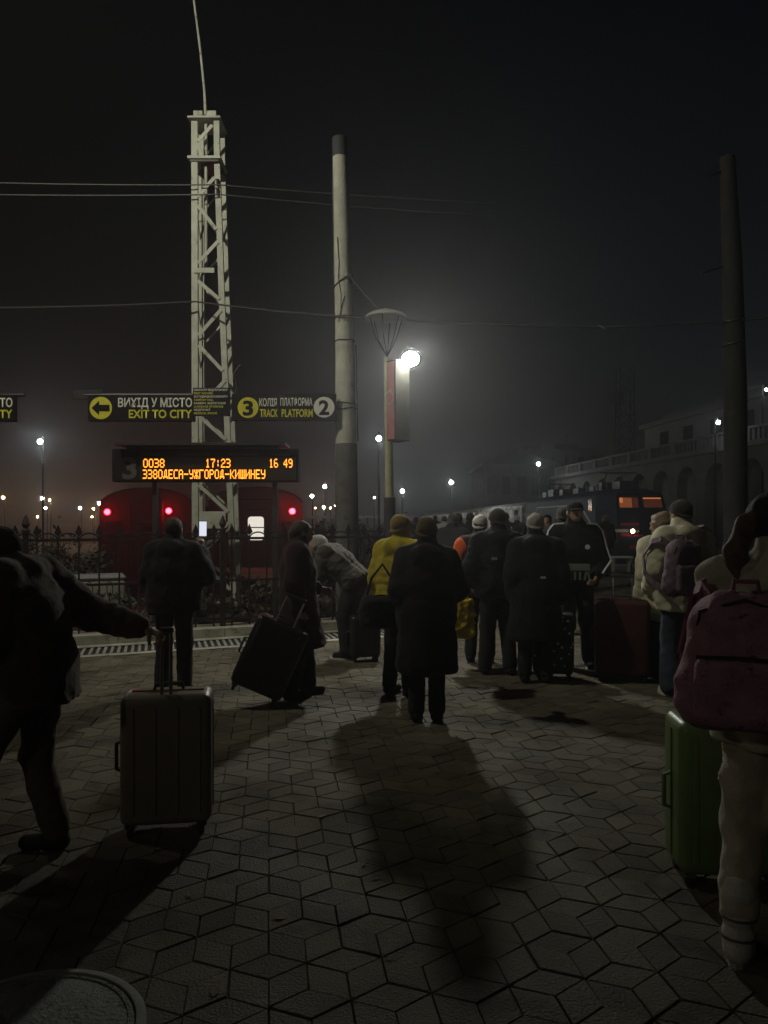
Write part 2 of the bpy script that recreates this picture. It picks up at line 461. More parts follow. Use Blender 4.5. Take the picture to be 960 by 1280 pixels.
    # coat
    if coat:
        e = coat.get('e', .03); pf = coat.get('puff', 0); hem = coat.get('hem', .80) * s; fl = coat.get('flare', .02)
        ph = X * 5 + 1.3 * Y
        tc_ = J['pel'] + (J['pel'] - J['chest']) / np.linalg.norm(J['pel'] - J['chest']) * 0.02
        def cf(p):
            d = torso(p, e, .62, pf)
            if coat.get('long'):
                mid = (J['knL'] + J['knR']) / 2; mid = mid * .75 + J['pel'] * .25
                lowp = J['pel'] + (mid - J['pel']) * 1.35
                d = smin(d, cone(p, J['pel'], lowp, .13 * s + e, .135 * s + e + fl, lat, .72), .06)
            else:
                d = smin(d, cone(p, J['pel'] + (J['chest'] - J['pel']) * .1, J['pel'] - (J['chest'] - J['pel']) * .6, .122 * s + e, .112 * s + e + fl, lat, .70), .05)
            if coat.get('hemcut', True): 
                if coat.get('tilted'):
                    ax = (J['chest'] - J['pel']); ax = ax / np.linalg.norm(ax)
                    d = smax(d, coat['tilted'] - (p - A_(J['pel'])) @ A_(ax), .02)
                else: d = smax(d, hem - p[:, 2] + .012 * np.sin(9 * p[:, 0] + 5 * p[:, 1]), .015)
            d = smin(d, shoulders(p, e), .05)
            for sd in 'LR':
                w = J['wr' + sd]; el = J['el' + sd]; w2 = w + (el - w) * .10
                a_ = cone(p, J['sh' + sd], el, .057 * s + e, .05 * s + e, None, 1, pf * .8 if pf else 0)
                a_ = smin(a_, cone(p, el, w2, .05 * s + e, .036 * s + e * .8, None, 1, pf * .8 if pf else 0), .03)
                d = smin(d, a_, .03)
            if coat.get('collar', True):
                d = smin(d, cone(p, J['neck'] - (J['head'] - J['neck']) * .2, J['neck'] + (J['head'] - J['neck']) * .56, .066 * s + e * .8, .068 * s + e * .4), .03)
            if coat.get('hood'):
                hb = J['neck'] + rotz(0) @ np.array([0, -.09, -.02]) * s
                d = smin(d, ell(p, hb, (.14 * s, .075 * s, .10 * s)), .03)
                d = smin(d, cone(p, J['neck'] + np.array([-.10, .0, .02]) * s, J['neck'] + np.array([.10, .0, .02]) * s, .045, .045), .04)
            if coat.get('hood_up'):
                q = ((p - A_(J['head'])) @ Rm.astype(np.float32)) / s
                h_ = ell(q, (0, -.02, .02), (.118, .135, .14)); h_ = smax(h_, -ell(q, (0, .14, -.01), (.085, .12, .11)), .02)
                d = smin(d, h_ * s, .04)
            return d - coat.get('fold', .006) * fold(p, coat.get('freq', 1.0), ph)
        ks = ['pel', 'chest', 'neck', 'shL', 'elL', 'wrL', 'shR', 'elR', 'wrR'] + (['knL', 'knR'] if coat.get('long') else []) + (['head'] if coat.get('hood_up') else [])
        l5, h5 = bounds([J[k] for k in ks], .22 * s)
        if not coat.get('long'): l5[2] = min(l5[2], hem - .03)
        co = sd_mesh(coat.get('name', 'coat'), [(cf, l5, h5, res * .8)], coat['mat'], root)
        for st in coat.get('stripes', []):       # (joint a, joint b, offset, width, material): raised bands along a sleeve
            pass
    # hat
    if hat:
        t = hat.get('type', 'beanie')
        def htf(p):
            q = ((p - A_(J['head'])) @ Rm.astype(np.float32)) / s
            if t == 'beanie':
                d = ell(q, (0, -.016, .05), (.092, .112, .098 + hat.get('tall', 0)))
                qt = q.copy(); qt[:, 2] = q[:, 2] - .38 * q[:, 1]
                d = smax(d, .008 - qt[:, 2], .012)
                d = smin(d, ell(qt, (0, -.014, .03), (.100, .119, .026)), .012)
                d = d - hat.get('rough', .004) * fold(q, 1.6, X + Y)
                ang = np.arctan2(q[:, 0], q[:, 1] + .01)
                d = d - .0022 * np.cos(ang * 34)
                if hat.get('pom'): d = np.minimum(d, ell(q, (0, -.02, .165), (.036, .036, .034)))
            elif t == 'cap':
                d = ell(q, (0, -.014, .05), (.088, .108, .078)); d = smax(d, .028 - q[:, 2], .008)
                br = ell(q, (0, .10, .034), (.078, .082, .012)); d = smin(d, br, .012)
            else:
                d = ell(q, (0, -.03, .02), (.13, .14, .15)); d = smax(d, -ell(q, (0, .16, -.01), (.09, .13, .12)), .02)
            if t == 'fur': d = d - .012 * fold(q, 2.2, 1.0)
            return d * s
        hh = J['head']
        hob = sd_mesh('hat', [(htf, hh - .20 * s, hh + .24 * s, res * .45)], hat['mat'], root)
    if hair:
        def hrf(p):
            q = ((p - A_(J['head'])) @ Rm.astype(np.float32)) / s
            d = ell(q, (0, -.022, .03), (.088, .104, .10))
            d = smax(d, -ell(q, (0, .115, -.035), (.07, .085, .105)), .015)
            d = smax(d, -.09 - q[:, 2], .01)
            for seg in hair.get('locks', []):
                a, b, ra, rb = seg; d = smin(d, cone(q, a, b, ra, rb), .02)
            st = fold(np.stack([q[:, 0] * 2.5, q[:, 1] * 2.5, q[:, 2] * .4], 1), 2.0)
            return (d - .004 * st) * s
        ex = hair.get('ext', .24)
        sd_mesh('hair', [(hrf, J['head'] - np.array([.2, .25, ex]) * s, J['head'] + np.array([.22, .2, .2]) * s, res * .45)], hair['mat'], root)
    root['_s'] = s
    return root, J

def child_bands(root, name, segs, w, t, material, nrm):
    """flat bands sewn on a garment"""
    b = MB()
    for a, c in segs: b.bar(a, c, w, t, nrm)
    return b.build(name, material, root)

# ------------------------------------------------------------------ luggage
def suitcase(label, loc, rz, w, dp, h, body_mat, handle=0.42, tilt=0.0, tilt_axis='Y', ribs=5, wheels=True, group=None, trim=None, seam_mat=None, handle_mat=None, hs=.17):
    root = thing('suitcase', loc, label, 'suitcase', group, rz)
    root.rotation_euler = (tilt if tilt_axis == 'X' else 0, tilt if tilt_axis == 'Y' else 0, rz)
    z0 = .055
    rbox_obj('shell', (0, 0, z0 + h / 2), (w, dp, h), min(.045, dp * .22), body_mat, root, 0, 5)
    trim = trim or DARKM
    if ribs:
        b = MB()
        for i in range(ribs):
            x = -w * .36 + w * .72 * i / max(1, ribs - 1)
            for sy in (-1, 1): b.box((x, sy * (dp / 2 + .001), z0 + h * .5), (w * .055, .012, h * .82))
        b.build('shell_rib', body_mat, root, bevel=.004)
    b = MB()
    b.box((w / 2 + .001, 0, z0 + h / 2), (.008, .014, h * .84)); b.box((-w / 2 - .001, 0, z0 + h / 2), (.008, .014, h * .84))
    b.box((0, 0, z0 + h + .001), (w * .8, .014, .008))
    b.build('zip_seam', seam_mat or trim, root)
    b = MB()
    b.tube([(-w * .16, 0.03, z0 + h - .004), (-w * .15, .03, z0 + h + .03), (w * .15, .03, z0 + h + .03), (w * .16, .03, z0 + h - .004)], .011, 8)
    b.build('carry_handle', trim, root, True)
    b = MB()
    b.tube([(-w / 2 + .004, 0, z0 + h * .62), (-w / 2 - .032, 0, z0 + h * .60), (-w / 2 - .032, 0, z0 + h * .40), (-w / 2 + .004, 0, z0 + h * .38)], .010, 8)
    b.build('side_handle', trim, root, True)
    if handle:
        th = None
        for sx in (-1, 1):
            b = MB(); b.tube([(sx * w * hs, -dp / 2 + .045, z0 + h - .02), (sx * w * hs, -dp / 2 + .045, z0 + h + handle)], .009, 8)
            b.build('telescopic_tube', handle_mat or CHROME, root, True)
        b = MB(); b.bar((-w * (hs + .03), -dp / 2 + .045, z0 + h + handle), (w * (hs + .03), -dp / 2 + .045, z0 + h + handle), .028, .03)
        b.build('grip', trim, root, False, .006)
    if wheels:
        for sx in (-1, 1):
            for sy in (-1, 1):
                c = Vector((sx * (w / 2 - .05), sy * (dp / 2 - .045), .028))
                b = MB(); b.box((c.x, c.y, .054), (.05, .045, .03))
                hs = b.build('wheel_housing', trim, root, False, .005)
                b = MB(); b.tube([c + Vector((-.013, 0, 0)), c + Vector((.013, 0, 0))], .028, 14); b.build('wheel', RUBBER, hs, True)
    return root

def backpack(label, loc, rz, w, d, h, m1, m2, cat='backpack', straps=True, pattern=None, tilt=0, res=.012):
    """worn on a back: local +y is the wearer's side"""
    root = thing('backpack', loc, label, cat, None, rz); root.rotation_euler = (tilt, 0, rz)
    def bf(p):
        tw = 1 - .34 * np.clip((p[:, 2]) / h, -.3, .5) * 1.4
        q = p.copy(); q[:, 0] = q[:, 0] / tw
        dd = rbx(q, (0, 0, 0), (w / 2, d / 2, h / 2), min(w, d) * .48)
        return dd - .011 * fold(p, 1.1, w * 40)
    sd_mesh('main_bag', [(bf, (-w * .75, -d, -h * .6), (w * .75, d, h * .6), res)], m1, root)
    def pk(p): return rbx(p, (0, -d * .42, -h * .17), (w * .38, d * .27, h * .25), d * .22) - .005 * fold(p, 1.6, 3)
    sd_mesh('front_pocket', [(pk, (-w * .6, -d * 1.0, -h * .6), (w * .6, d * .4, h * .4), res)], m2, root)
    b = MB(); b.tube([(-w * .34, -d * .69, h * .07), (0, -d * .72, h * .085), (w * .34, -d * .69, h * .07)], .006, 6); b.build('pocket_zip', DARKM, root, True)
    b = MB(); b.tube([(-w * .38, -d * .25, h * .12), (-w * .33, -d * .36, h * .36), (0, -d * .38, h * .455), (w * .33, -d * .36, h * .36), (w * .38, -d * .25, h * .12)], .006, 6); b.build('main_zip', DARKM, root, True)
    b = MB(); b.tube([(-.04, d * .3, h * .46), (-.035, d * .25, h * .56), (.035, d * .25, h * .56), (.04, d * .3, h * .46)], .009, 8); b.build('top_loop', m2, root, True)
    if straps:
        for sx in (-1, 1):
            b = MB(); pts = [(sx * w * .26, d * .45, h * .42), (sx * w * .34, d * .75, h * .50), (sx * w * .42, d * 1.25, h * .45), (sx * w * .50, d * 1.75, h * .2), (sx * w * .56, d * 1.5, -h * .1), (sx * w * .5, d * .9, -h * .28), (sx * w * .42, d * .45, -h * .36)]
            for i in range(len(pts) - 1): b.bar(pts[i], pts[i + 1], .05, .012, (sx, .4, .2))
            b.build('shoulder_strap', m2, root)
    return root
# ------------------------------------------------------------------ yard floodlight (stands left of the picture, its lamp above the picture's top edge)
YL = Vector((-6.2, 6.2, 10.2))
spd = bpy.data.lights.new('yard_floodlight_lamp', 'SPOT'); spd.energy = SPOT_W; spd.color = YARD_COL
spd.spot_size = R(132); spd.spot_blend = 1.0; spd.shadow_soft_size = 0.14
ylr = thing('floodlight_mast', (YL.x - 1.4, YL.y - .5, 0), 'tall grey yard lighting mast with a downward floodlight head', 'light mast')
b = MB(); b.tube([(0, 0, 0), (0, 0, 11.0)], [.12, .07], 12); b.build('pole', GREYPOLE, ylr, True)
b = MB(); b.tube([(0, 0, 10.9), (.7, .25, 11.15), (1.4, .5, 11.1)], .03, 8); b.build('arm', GREYPOLE, ylr, True)
b = MB(); b.box((1.4, .5, 11.04), (.5, .4, .1)); b.build('lamp_housing', DARKM, ylr)
spo = bpy.data.objects.new('yard_floodlight_lamp', spd); COL.objects.link(spo)
spo.location = YL
spo.rotation_euler = (Vector((-.6, 14.0, 4.5)) - YL).to_track_quat('-Z', 'Y').to_euler()

# unseen fill lamp, added behind the camera to brighten camera-facing sides
bl = thing('street_lamp', (-5.6, -4.0, 0), 'added unseen fill lamp on a dark post behind the photographer', 'lamp')
b = MB(); b.tube([(0, 0, 0), (0, 0, 4.3), (.1, .25, 4.5), (.12, .38, 4.42)], .05, 8); b.build('pole', DARKM, bl, True)
b = MB(); b.sphere((.12, .4, 4.25), .22, 12, 8); b.build('lamp_glass', emit('rear fill lamp glass', (1.0, .96, .80), 4.8 / (math.pi * .22 ** 2)), bl, True)

# ------------------------------------------------------------------ ground, slabs, paving
UX, UY = .919, .394
def FW(s, n, z=0.0): return Vector((s * UX - n * UY, 10.4 + s * UY + n * UX, z))
RZF = math.atan2(UY, UX)

b = MB(); b.add([(-300, -60, -1.4), (300, -60, -1.4), (300, 430, -1.4), (-300, 430, -1.4)], [(0, 1, 2, 3)])
tag(b.build('ground', BALLAST), kind='structure')
p0 = FW(0, 4.6); p1 = FW(-48, 4.6)
b = MB(); b.prism([(-60, -40), (60, -40), (60, 26.5), (7.6, 26.5), (7.6, 220), (-1.6, 220), (p0.x, p0.y), (p1.x, p1.y), (-60, p1.y)], -1.39, -.012)
tag(b.build('forecourt', ASPH), kind='structure')
b = MB(); b.prism([(12.3, 26.52), (60, 26.52), (60, 220), (12.3, 220)], -1.388, -.012)
tag(b.build('station_platform', ASPH), kind='structure')
b = MB(); b.box((7.46, 123, -.004), (.28, 193, .02)); b.box((12.45, 123, -.004), (.28, 193, .02)); b.box((9.95, 26.4, -.004), (5.4, .26, .02))
tag(b.build('platform_edge', KERB), kind='structure')

# tumbling-block pavers: one rhombus for every edge of a triangular lattice
ED = .157; T = ED * math.sqrt(3); AN = R(8.5)
t1 = np.array([math.cos(AN), math.sin(AN)]) * T
t2 = np.array([math.cos(AN + R(60)), math.sin(AN + R(60))]) * T
vv = []; ff = []; tone = []
fu = np.array([UX, UY]); fn = np.array([-UY, UX])
for j in range(-10, 130):
    for i in range(-110, 90):
        A0 = t1 * i + t2 * j + np.array([0, .9])
        if not (0.6 < A0[1] < 25.0) or abs(A0[0]) > A0[1] * .56 + 1.2 or A0[0] > 7.0: continue
        nn = (A0 - np.array([0, 10.4])) @ fn; ss = (A0 - np.array([0, 10.4])) @ fu
        if nn > -.10 and ss < .62: continue
        if A0[1] > 12 and rng.random() < 0.0: continue
        for k in range(3):
            a = AN + R(60) * k
            dv = np.array([math.cos(a), math.sin(a)]) * T; pv = np.array([-math.sin(a), math.cos(a)])
            c = A0 + dv / 2
            ct = [A0, c - pv * ED / 2, A0 + dv, c + pv * ED / 2]
            z = rng.normal(0, .0016); tx, ty = rng.normal(0, .009, 2)
            base = len(vv); g1, g2 = .968, .93
            jit = rng.normal(0, .0012, 2)
            for g, zz in ((g1, -.011), (g1, -.0035), (g2, 0.0)):
                for q in ct:
                    x, y = c + (q - c) * g + jit
                    vv.append((x, y, zz + z + tx * (x - c[0]) + ty * (y - c[1])))
            ff.append((base + 8, base + 9, base + 10, base + 11))
            for l in (0, 4):
                for q in range(4): ff.append((base + l + q, base + l + (q + 1) % 4, base + l + 4 + (q + 1) % 4, base + l + 4 + q))
            tn = float(np.clip(.5 + rng.normal(0, .16), 0, 1)); tone.append((tn, k / 2.0))
me = bpy.data.meshes.new('paving'); me.from_pydata(vv, [], ff)
at = me.attributes.new('tone', 'FLOAT', 'FACE'); at.data.foreach_set('value', np.repeat([t[0] for t in tone], 9).astype(np.float32))
PAV = mat('pavers', (.125, .112, .088), .72, .28, 1.4, .5, 90, stain=(.07, .055, .042), sscale=2.2, stain_lo=.52, spec=.4)
N = PAV.node_tree.nodes; L = PAV.node_tree.links; bs = N['Principled BSDF']
an = N.new('ShaderNodeAttribute'); an.attribute_name = 'tone'
cr = N.new('ShaderNodeValToRGB'); cr.color_ramp.elements[0].color = (.55, .50, .48, 1); cr.color_ramp.elements[1].color = (1.35, 1.3, 1.1, 1); L.new(an.outputs['Fac'], cr.inputs[0])
mm = N.new('ShaderNodeMix'); mm.data_type = 'RGBA'; mm.blend_type = 'MULTIPLY'; mm.inputs[0].default_value = 1
L.new(bs.inputs['Base Color'].links[0].from_socket, mm.inputs[6]); L.new(cr.outputs[0], mm.inputs[7]); L.new(mm.outputs[2], bs.inputs['Base Color'])
rn = N.new('ShaderNodeTexNoise'); rn.inputs['Scale'].default_value = .9; rn.inputs['Detail'].default_value = 7
L.new([n_ for n_ in N if n_.type == 'TEX_COORD'][0].outputs['Object'], rn.inputs['Vector'])
rr_ = N.new('ShaderNodeMapRange'); rr_.inputs[1].default_value = .38; rr_.inputs[2].default_value = .62; rr_.inputs[3].default_value = .68; rr_.inputs[4].default_value = .93
L.new(rn.outputs['Fac'], rr_.inputs[0]); L.new(rr_.outputs[0], bs.inputs['Roughness'])
me.materials.append(PAV); tag(link('paving', me), kind='structure')
JOINT = mat('joint soil', (.03, .026, .022), .95, .3, 8, .5, 60)
b = MB(); q = [FW(-14, -.09), FW(.62, -.09)]
b.add([(-8, .5, -.009), (16, .5, -.009), (7.3, 10.6, -.009), (7.3, 25, -.009), (.0, 25, -.009), (q[1].x, q[1].y, -.009), (q[0].x, q[0].y, -.009)], [(0, 1, 2, 3, 4, 5, 6)])
tag(b.build('paving_bed', JOINT), kind='structure')

lb_ = MB()
for i in range(46):
    y = random.uniform(2.4, 9.0); x = random.uniform(-.5, .5) * y
    if (x + .37 * y) < -10: continue
    a_ = random.uniform(0, 6.28); l_ = random.uniform(.012, .035); w_ = l_ * random.uniform(.3, .6); z = .006
    u = Vector((math.cos(a_), math.sin(a_), 0)); v = Vector((-u.y, u.x, 0)); c = Vector((x, y, z)); k = random.uniform(.002, .010)
    lb_.add([c - u * l_, c + v * w_ + Vector((0, 0, k)), c + u * l_ + Vector((0, 0, k * .5)), c - v * w_ + Vector((0, 0, k * .7))], [(0, 1, 2, 3)])
tag(lb_.build('fallen_leaves', mat('dry litter', (.16, .12, .06), .8, .5, 14)), kind='stuff')

# manhole cover sunk in the pavers
mh = thing('manhole_cover', (-1.11, 2.36, 0), 'round worn iron manhole cover set flush in the pavers', 'manhole cover')
MHM = mat('worn cast iron', (.22, .23, .20), .75, .3, 9, .8, 70, stain=(.10, .10, .085), sscale=9, stain_lo=.5)
b = MB(); b.lathe([(.02, .006), (.322, .006), (.327, .002), (.327, -.01)], 64); cvm = b.build('lid', MHM, mh, True)
b = MB()
for r_ in (.312,):
    prof = [(r_ - .008, .006), (r_ - .005, .0095), (r_ + .005, .0095), (r_ + .008, .006)]; b.lathe(prof, 56); b.f = b.f[:-2]; b.m = b.m[:-2]
b.build('raised_ring', MHM, cvm, True)
b = MB(); b.lathe([(.333, -.01), (.333, .010), (.352, .010), (.362, .004), (.372, -.01)], 56); b.build('rim', CONC, mh, True)

# drain channel and kerb under the fence
b = MB()
def strip(bb, s0, s1, n0, n1, z0, z1):
    c = FW((s0 + s1) / 2, (n0 + n1) / 2, (z0 + z1) / 2); bb.box(c, (s1 - s0, n1 - n0, z1 - z0), RZF)
strip(b, -14, .62, -.09, .04, -.02, .006); strip(b, -14, .62, .60, .76, -.02, .008)
tag(b.build('drain_border', KERB), kind='structure')
b = MB(); strip(b, -14, .62, .04, .60, -.012, -.008)
tag(b.build('drain_bed', mat('drain silt', (.02, .018, .016), .9)), kind='structure')
gp = None; gi = 0
for s0 in np.arange(-9.0, .5, 1.05):
    if gp is None:
        gp = thing('drain_grate', FW(s0 + .5, .32, 0), 'rusty slotted drain grate along the fence kerb', 'drain grate', 'drain grates along the fence kerb', RZF)
        b = MB()
        for n_ in (-.26, .26): b.box((0, n_, -.001), (1.03, .025, .012))
        b.build('frame', DARKM, gp)
        b = MB()
        for i in range(13): b.bar((-.48 + i * .08, -.25, -.002), (-.42 + i * .08, .25, -.002), .034, .012, (0, 0, 1))
        b.build('bar', CONC, gp)
    else:
        c = copy_tree(gp); c.location = FW(s0 + .5, .32, 0)
b = MB()
for s0 in np.arange(-14, .6, 1.0): strip(b, s0 + .004, s0 + .996, .765, 1.26, -.1, .125)
tag(b.build('fence_kerb', KERB), kind='structure')
b = MB(); strip(b, -14, .3, 1.27, 3.2, -.01, .05)
tag(b.build('soil_bed', mat('bed soil', (.03, .024, .02), .95, .4, 6, 1.0, 25)), kind='structure')

# ------------------------------------------------------------------ iron fence
fr = thing('iron_fence', FW(0, 1.0, .125), 'black wrought iron fence with spade finials on a concrete kerb', 'fence', None, RZF)
FH = 1.30; SP = .245
b = MB()
for z, t in ((FH - .10, .035), (.62, .03), (.10, .035)): b.box((-4.5, 0, z), (9.9, .022, t))
b.build('rail', IRON, fr)
pk = MB(); pk.box((0, 0, FH / 2 - .03), (.022, .022, FH - .06))
pk.add([(0, -.012, FH + .10), (-.045, -.012, FH - .01), (0, -.012, FH - .06), (.045, -.012, FH - .01), (0, .012, FH + .10), (-.045, .012, FH - .01), (0, .012, FH - .06), (.045, .012, FH - .01)],
       [(0, 1, 2, 3), (7, 6, 5, 4), (0, 4, 5, 1), (1, 5, 6, 2), (2, 6, 7, 3), (3, 7, 4, 0)])
pk.tube([(SP / 2 + math.cos(a) * SP * .48, .0, FH - .10 + math.sin(a) * .085) for a in np.linspace(math.pi, 0, 9)], .010, 6)
pk.tube([(SP / 2, 0, .12), (SP / 2, 0, .52)], .008, 6)
pk.tube([(SP / 2 + math.sin(a) * .05 * (1 - a / 12), 0, .42 - .10 * math.cos(a) + .14) for a in np.linspace(0, 7, 14)], .007, 5)
pk.tube([(.03 + math.sin(a) * .035 + .03, 0, .30 - .06 * math.cos(a)) for a in np.linspace(0, 5.5, 10)], .006, 5)
pko = pk.build('picket', IRON, fr)
n = 0
for i in range(0, 38):
    x = .35 - i * SP
    if i == 0: pko.location.x = x
    else:
        c = pko.copy(); COL.objects.link(c); c.parent = fr; c.location.x = x
for i in range(0, 5):
    b = MB(); x = .47 - i * 2.45
    b.box((x, 0, FH / 2), (.07, .07, FH)); b.lathe([(.05, FH), (.05, FH + .03), (.025, FH + .05), (.05, FH + .10), (.03, FH + .16), (.005, FH + .22)], 12, (x, 0, 0))
    b.build('post', IRON, fr)

# ------------------------------------------------------------------ lattice mast
MD = 13.5; mpx = MD / FPX
ms = thing('lattice_mast', (P(265, 648, MD).x, MD, 0), 'tall pale painted steel lattice mast with zigzag bracing', 'mast')
X0 = ms.location.x
def mp(px, py, dy=0.0):
    q = P(px, py, MD); return Vector((q.x - X0, dy, q.z))
def rightleg(py): return np.interp(py, [150, 200, 360, 480, 650, 770], [271, 271.5, 277, 282, 289, 293])
DB = .46
for dy in (0, DB):
    b = MB(); b.bar(mp(243.5, 152, dy), mp(244.5, 764, dy), .115, .07, (0, 1, 0)); b.build('leg', MASTP, ms, False, .006)
    b = MB()
    for y0, y1 in ((152, 198), (206, 360), (360, 480), (480, 650), (650, 764)): b.bar(mp(rightleg(y0), y0, dy), mp(rightleg(y1), y1, dy), .10, .07, (0, 1, 0))
    b.build('leg', MASTP, ms)
nodes = [(248, 247), (269, 223)], [(248, 258), (271, 288)], [(248, 330), (273, 303)], [(248, 352), (275, 375)], [(249, 420), (277, 388)], [(249, 432), (279, 464)], [(249, 512), (282, 476)], [(249, 520), (283, 550)], [(249, 598), (284, 562)], [(249, 606), (286, 640)], [(249, 690), (288, 652)], [(249, 700), (290, 738)], [(248, 178), (266, 158)], [(248, 180), (252, 196)]
for dy, off in ((-.045, 0), (DB + .045, 3)):
    b = MB()
    for (a, c) in nodes:
        b.bar(mp(a[0], a[1], dy), mp(c[0], c[1], dy), .062 if not off else .035, .012, (0, 1, 0))
    b.build('bracing', MASTP, ms)
for sx in (0, 1):
    b = MB()
    for i in range(9):
        y0 = 240 + i * 55; x0 = 243 if sx == 0 else rightleg(y0)
        b.bar(mp(x0, y0, .03), mp(x0, y0 + 48, DB - .03), .05, .012, (1, 0, 0))
    b.build('side_bracing', MASTP, ms)
b = MB(); b.box(mp(256, 339, -.05), (.36, .014, .09)); b.build('gusset_plate', MASTP, ms, False, .003)
b = MB(); b.box(mp(268, 650, -.05), (.42, .014, .3)); b.build('gusset_plate', MASTP, ms, False, .003)
for py, hh, w in ((198.5, .05, .58), (148.5, .035, .58)):
    b = MB(); b.box(mp(256, py, DB / 2), (w, DB + .16, hh)); b.build('platform_plate', MASTP, ms, False, .004)
b = MB(); b.box(mp(256, 201.5, DB / 2), (.5, DB + .1, .05)); b.build('dark_band', DARKM, ms)
b = MB(); b.box(mp(248, 143.3, -.02), (.16, .05, .10)); b.box(mp(265, 143.3, -.02), (.16, .05, .10)); b.box(mp(256.5, 144, .2), (.44, .3, .085)); b.build('head_bracket', MASTP, ms, False, .004)
b = MB(); b.tube([mp(256, 330, .1), mp(256, 150, .1), mp(254, 110, .1), mp(249, 60, .1), mp(240, -10, .1), mp(236, -60, .1)], [.03, .03, .024, .022, .02, .02], 8); b.build('rod', MASTP, ms, True)
b = MB(); b.tube([mp(250.5, 195, .12), mp(251, 420, .12), mp(252, 640, .12)], .012, 6); b.build('conduit', DARKM, ms, True)
b = MB()
for yy in (229, 241): b.tube([mp(273, yy - 3, -.06), mp(273, yy + 5, -.06)], [.03, .022], 8)
b.build('insulator', DARKM, ms, True)
b = MB(); b.box(mp(266, 764, DB / 2), (.9, .9, .3)); b.build('footing', CONC, ms)

# ------------------------------------------------------------------ concrete pole beside the sign
PD = 11.8
cp = thing('concrete_pole', (P(433.5, 648, PD).x, PD, 0), 'pale spun concrete pole with shade painted on its top standing by the fence', 'pole')
def pz(py, d=PD): return CAMZ - (py - HOR) / FPX * d
def pr(py): return np.interp(py, [175, 545, 700], [9.0, 13.2, 14.6]) * PD / FPX
def ofs(py): return (np.interp(py, [175, 430, 700], [424.5, 431, 434.5]) - 433.5) / FPX * PD
b = MB(); ys = [196, 250, 300, 350, 400, 450, 500, 555]; b.tube([(ofs(y), 0, pz(y)) for y in ys], [pr(y) for y in ys], 28); b.build('shaft', POLEC, cp, True)
b = MB(); ys = [555, 600, 650, 700, 778.5]; b.tube([(ofs(y), 0, pz(y)) for y in ys], [pr(y) + .004 for y in ys], 28); b.build('painted_foot', POLED, cp, True)
b = MB(); ys = [173, 196.5]; b.tube([(ofs(y), 0, pz(y)) for y in ys], [pr(y) + .006 for y in ys], 28); b.build('cap', TOPSHADE, cp, True)  # top section coloured dark as shade beyond the lamp beam
b = MB()
for y, tl in ((352, .10), (397, 0), (427, .0), (512, .02), (505, -.02)):
    b.tube([(ofs(y) + math.cos(a) * (pr(y) + .008), math.sin(a) * (pr(y) + .008), pz(y) + tl * math.cos(a)) for a in np.linspace(0, 2 * math.pi, 25)], .009, 5)
b.tube([(ofs(y) - pr(y) * .35 + .02 * math.sin(y), -pr(y) * .97, pz(y)) for y in (300, 312, 330, 350, 372, 396)], .008, 5)
b.tube([(ofs(350) + pr(350), -.05, pz(352)), (ofs(380), -pr(380) - .01, pz(378)), (ofs(398) - pr(398) * .6, -pr(398), pz(405))], .007, 5)
b.tube([(ofs(y) - pr(y) - .004, -.03, pz(y)) for y in (215, 260, 300, 350)], .009, 5)
b.tube([(ofs(y) + pr(y) + .02, -.03, pz(y)) for y in (432, 470, 520, 552)], .008, 5)
b.build('cable_tie', DARKM, cp)

# ------------------------------------------------------------------ hanging direction signs
def text(name, body, x0, x1, ybase, ytop, d, material, parent, org, bold=.012):
    """lettering fitted between photo columns and rows on a board d metres away"""
    cu = bpy.data.curves.new(name, 'FONT'); cu.body = body; cu.offset = bold; cu.resolution_u = 3
    to = bpy.data.objects.new(name, cu); COL.objects.link(to); bpy.context.view_layer.update()
    me = bpy.data.meshes.new_from_object(to.evaluated_get(bpy.context.evaluated_depsgraph_get()))
    bpy.data.objects.remove(to); bpy.data.curves.remove(cu)
    co = np.zeros(len(me.vertices) * 3, np.float32); me.vertices.foreach_get('co', co); co = co.reshape(-1, 3)
    a = P(x0, ybase, d); c = P(x1, ytop, d)
    capy = .729
    x = (co[:, 0] - co[:, 0].min()) / (co[:, 0].max() - co[:, 0].min()) * (c.x - a.x) + a.x - org.x
    z = co[:, 1] / capy * (c.z - a.z) + a.z - org.z
    out = np.stack([x, np.full(len(x), a.y - org.y), z], 1).astype(np.float32)
    me.vertices.foreach_set('co', out.ravel()); me.materials.clear(); me.materials.append(material); me.update()
    return link(name, me, parent)
def disc(bb, c, r, n=40):
    vv = [(c.x + r * math.cos(2 * math.pi * i / n), c.y, c.z + r * math.sin(2 * math.pi * i / n)) for i in range(n)]
    bb.add(vv, [tuple(range(n))])

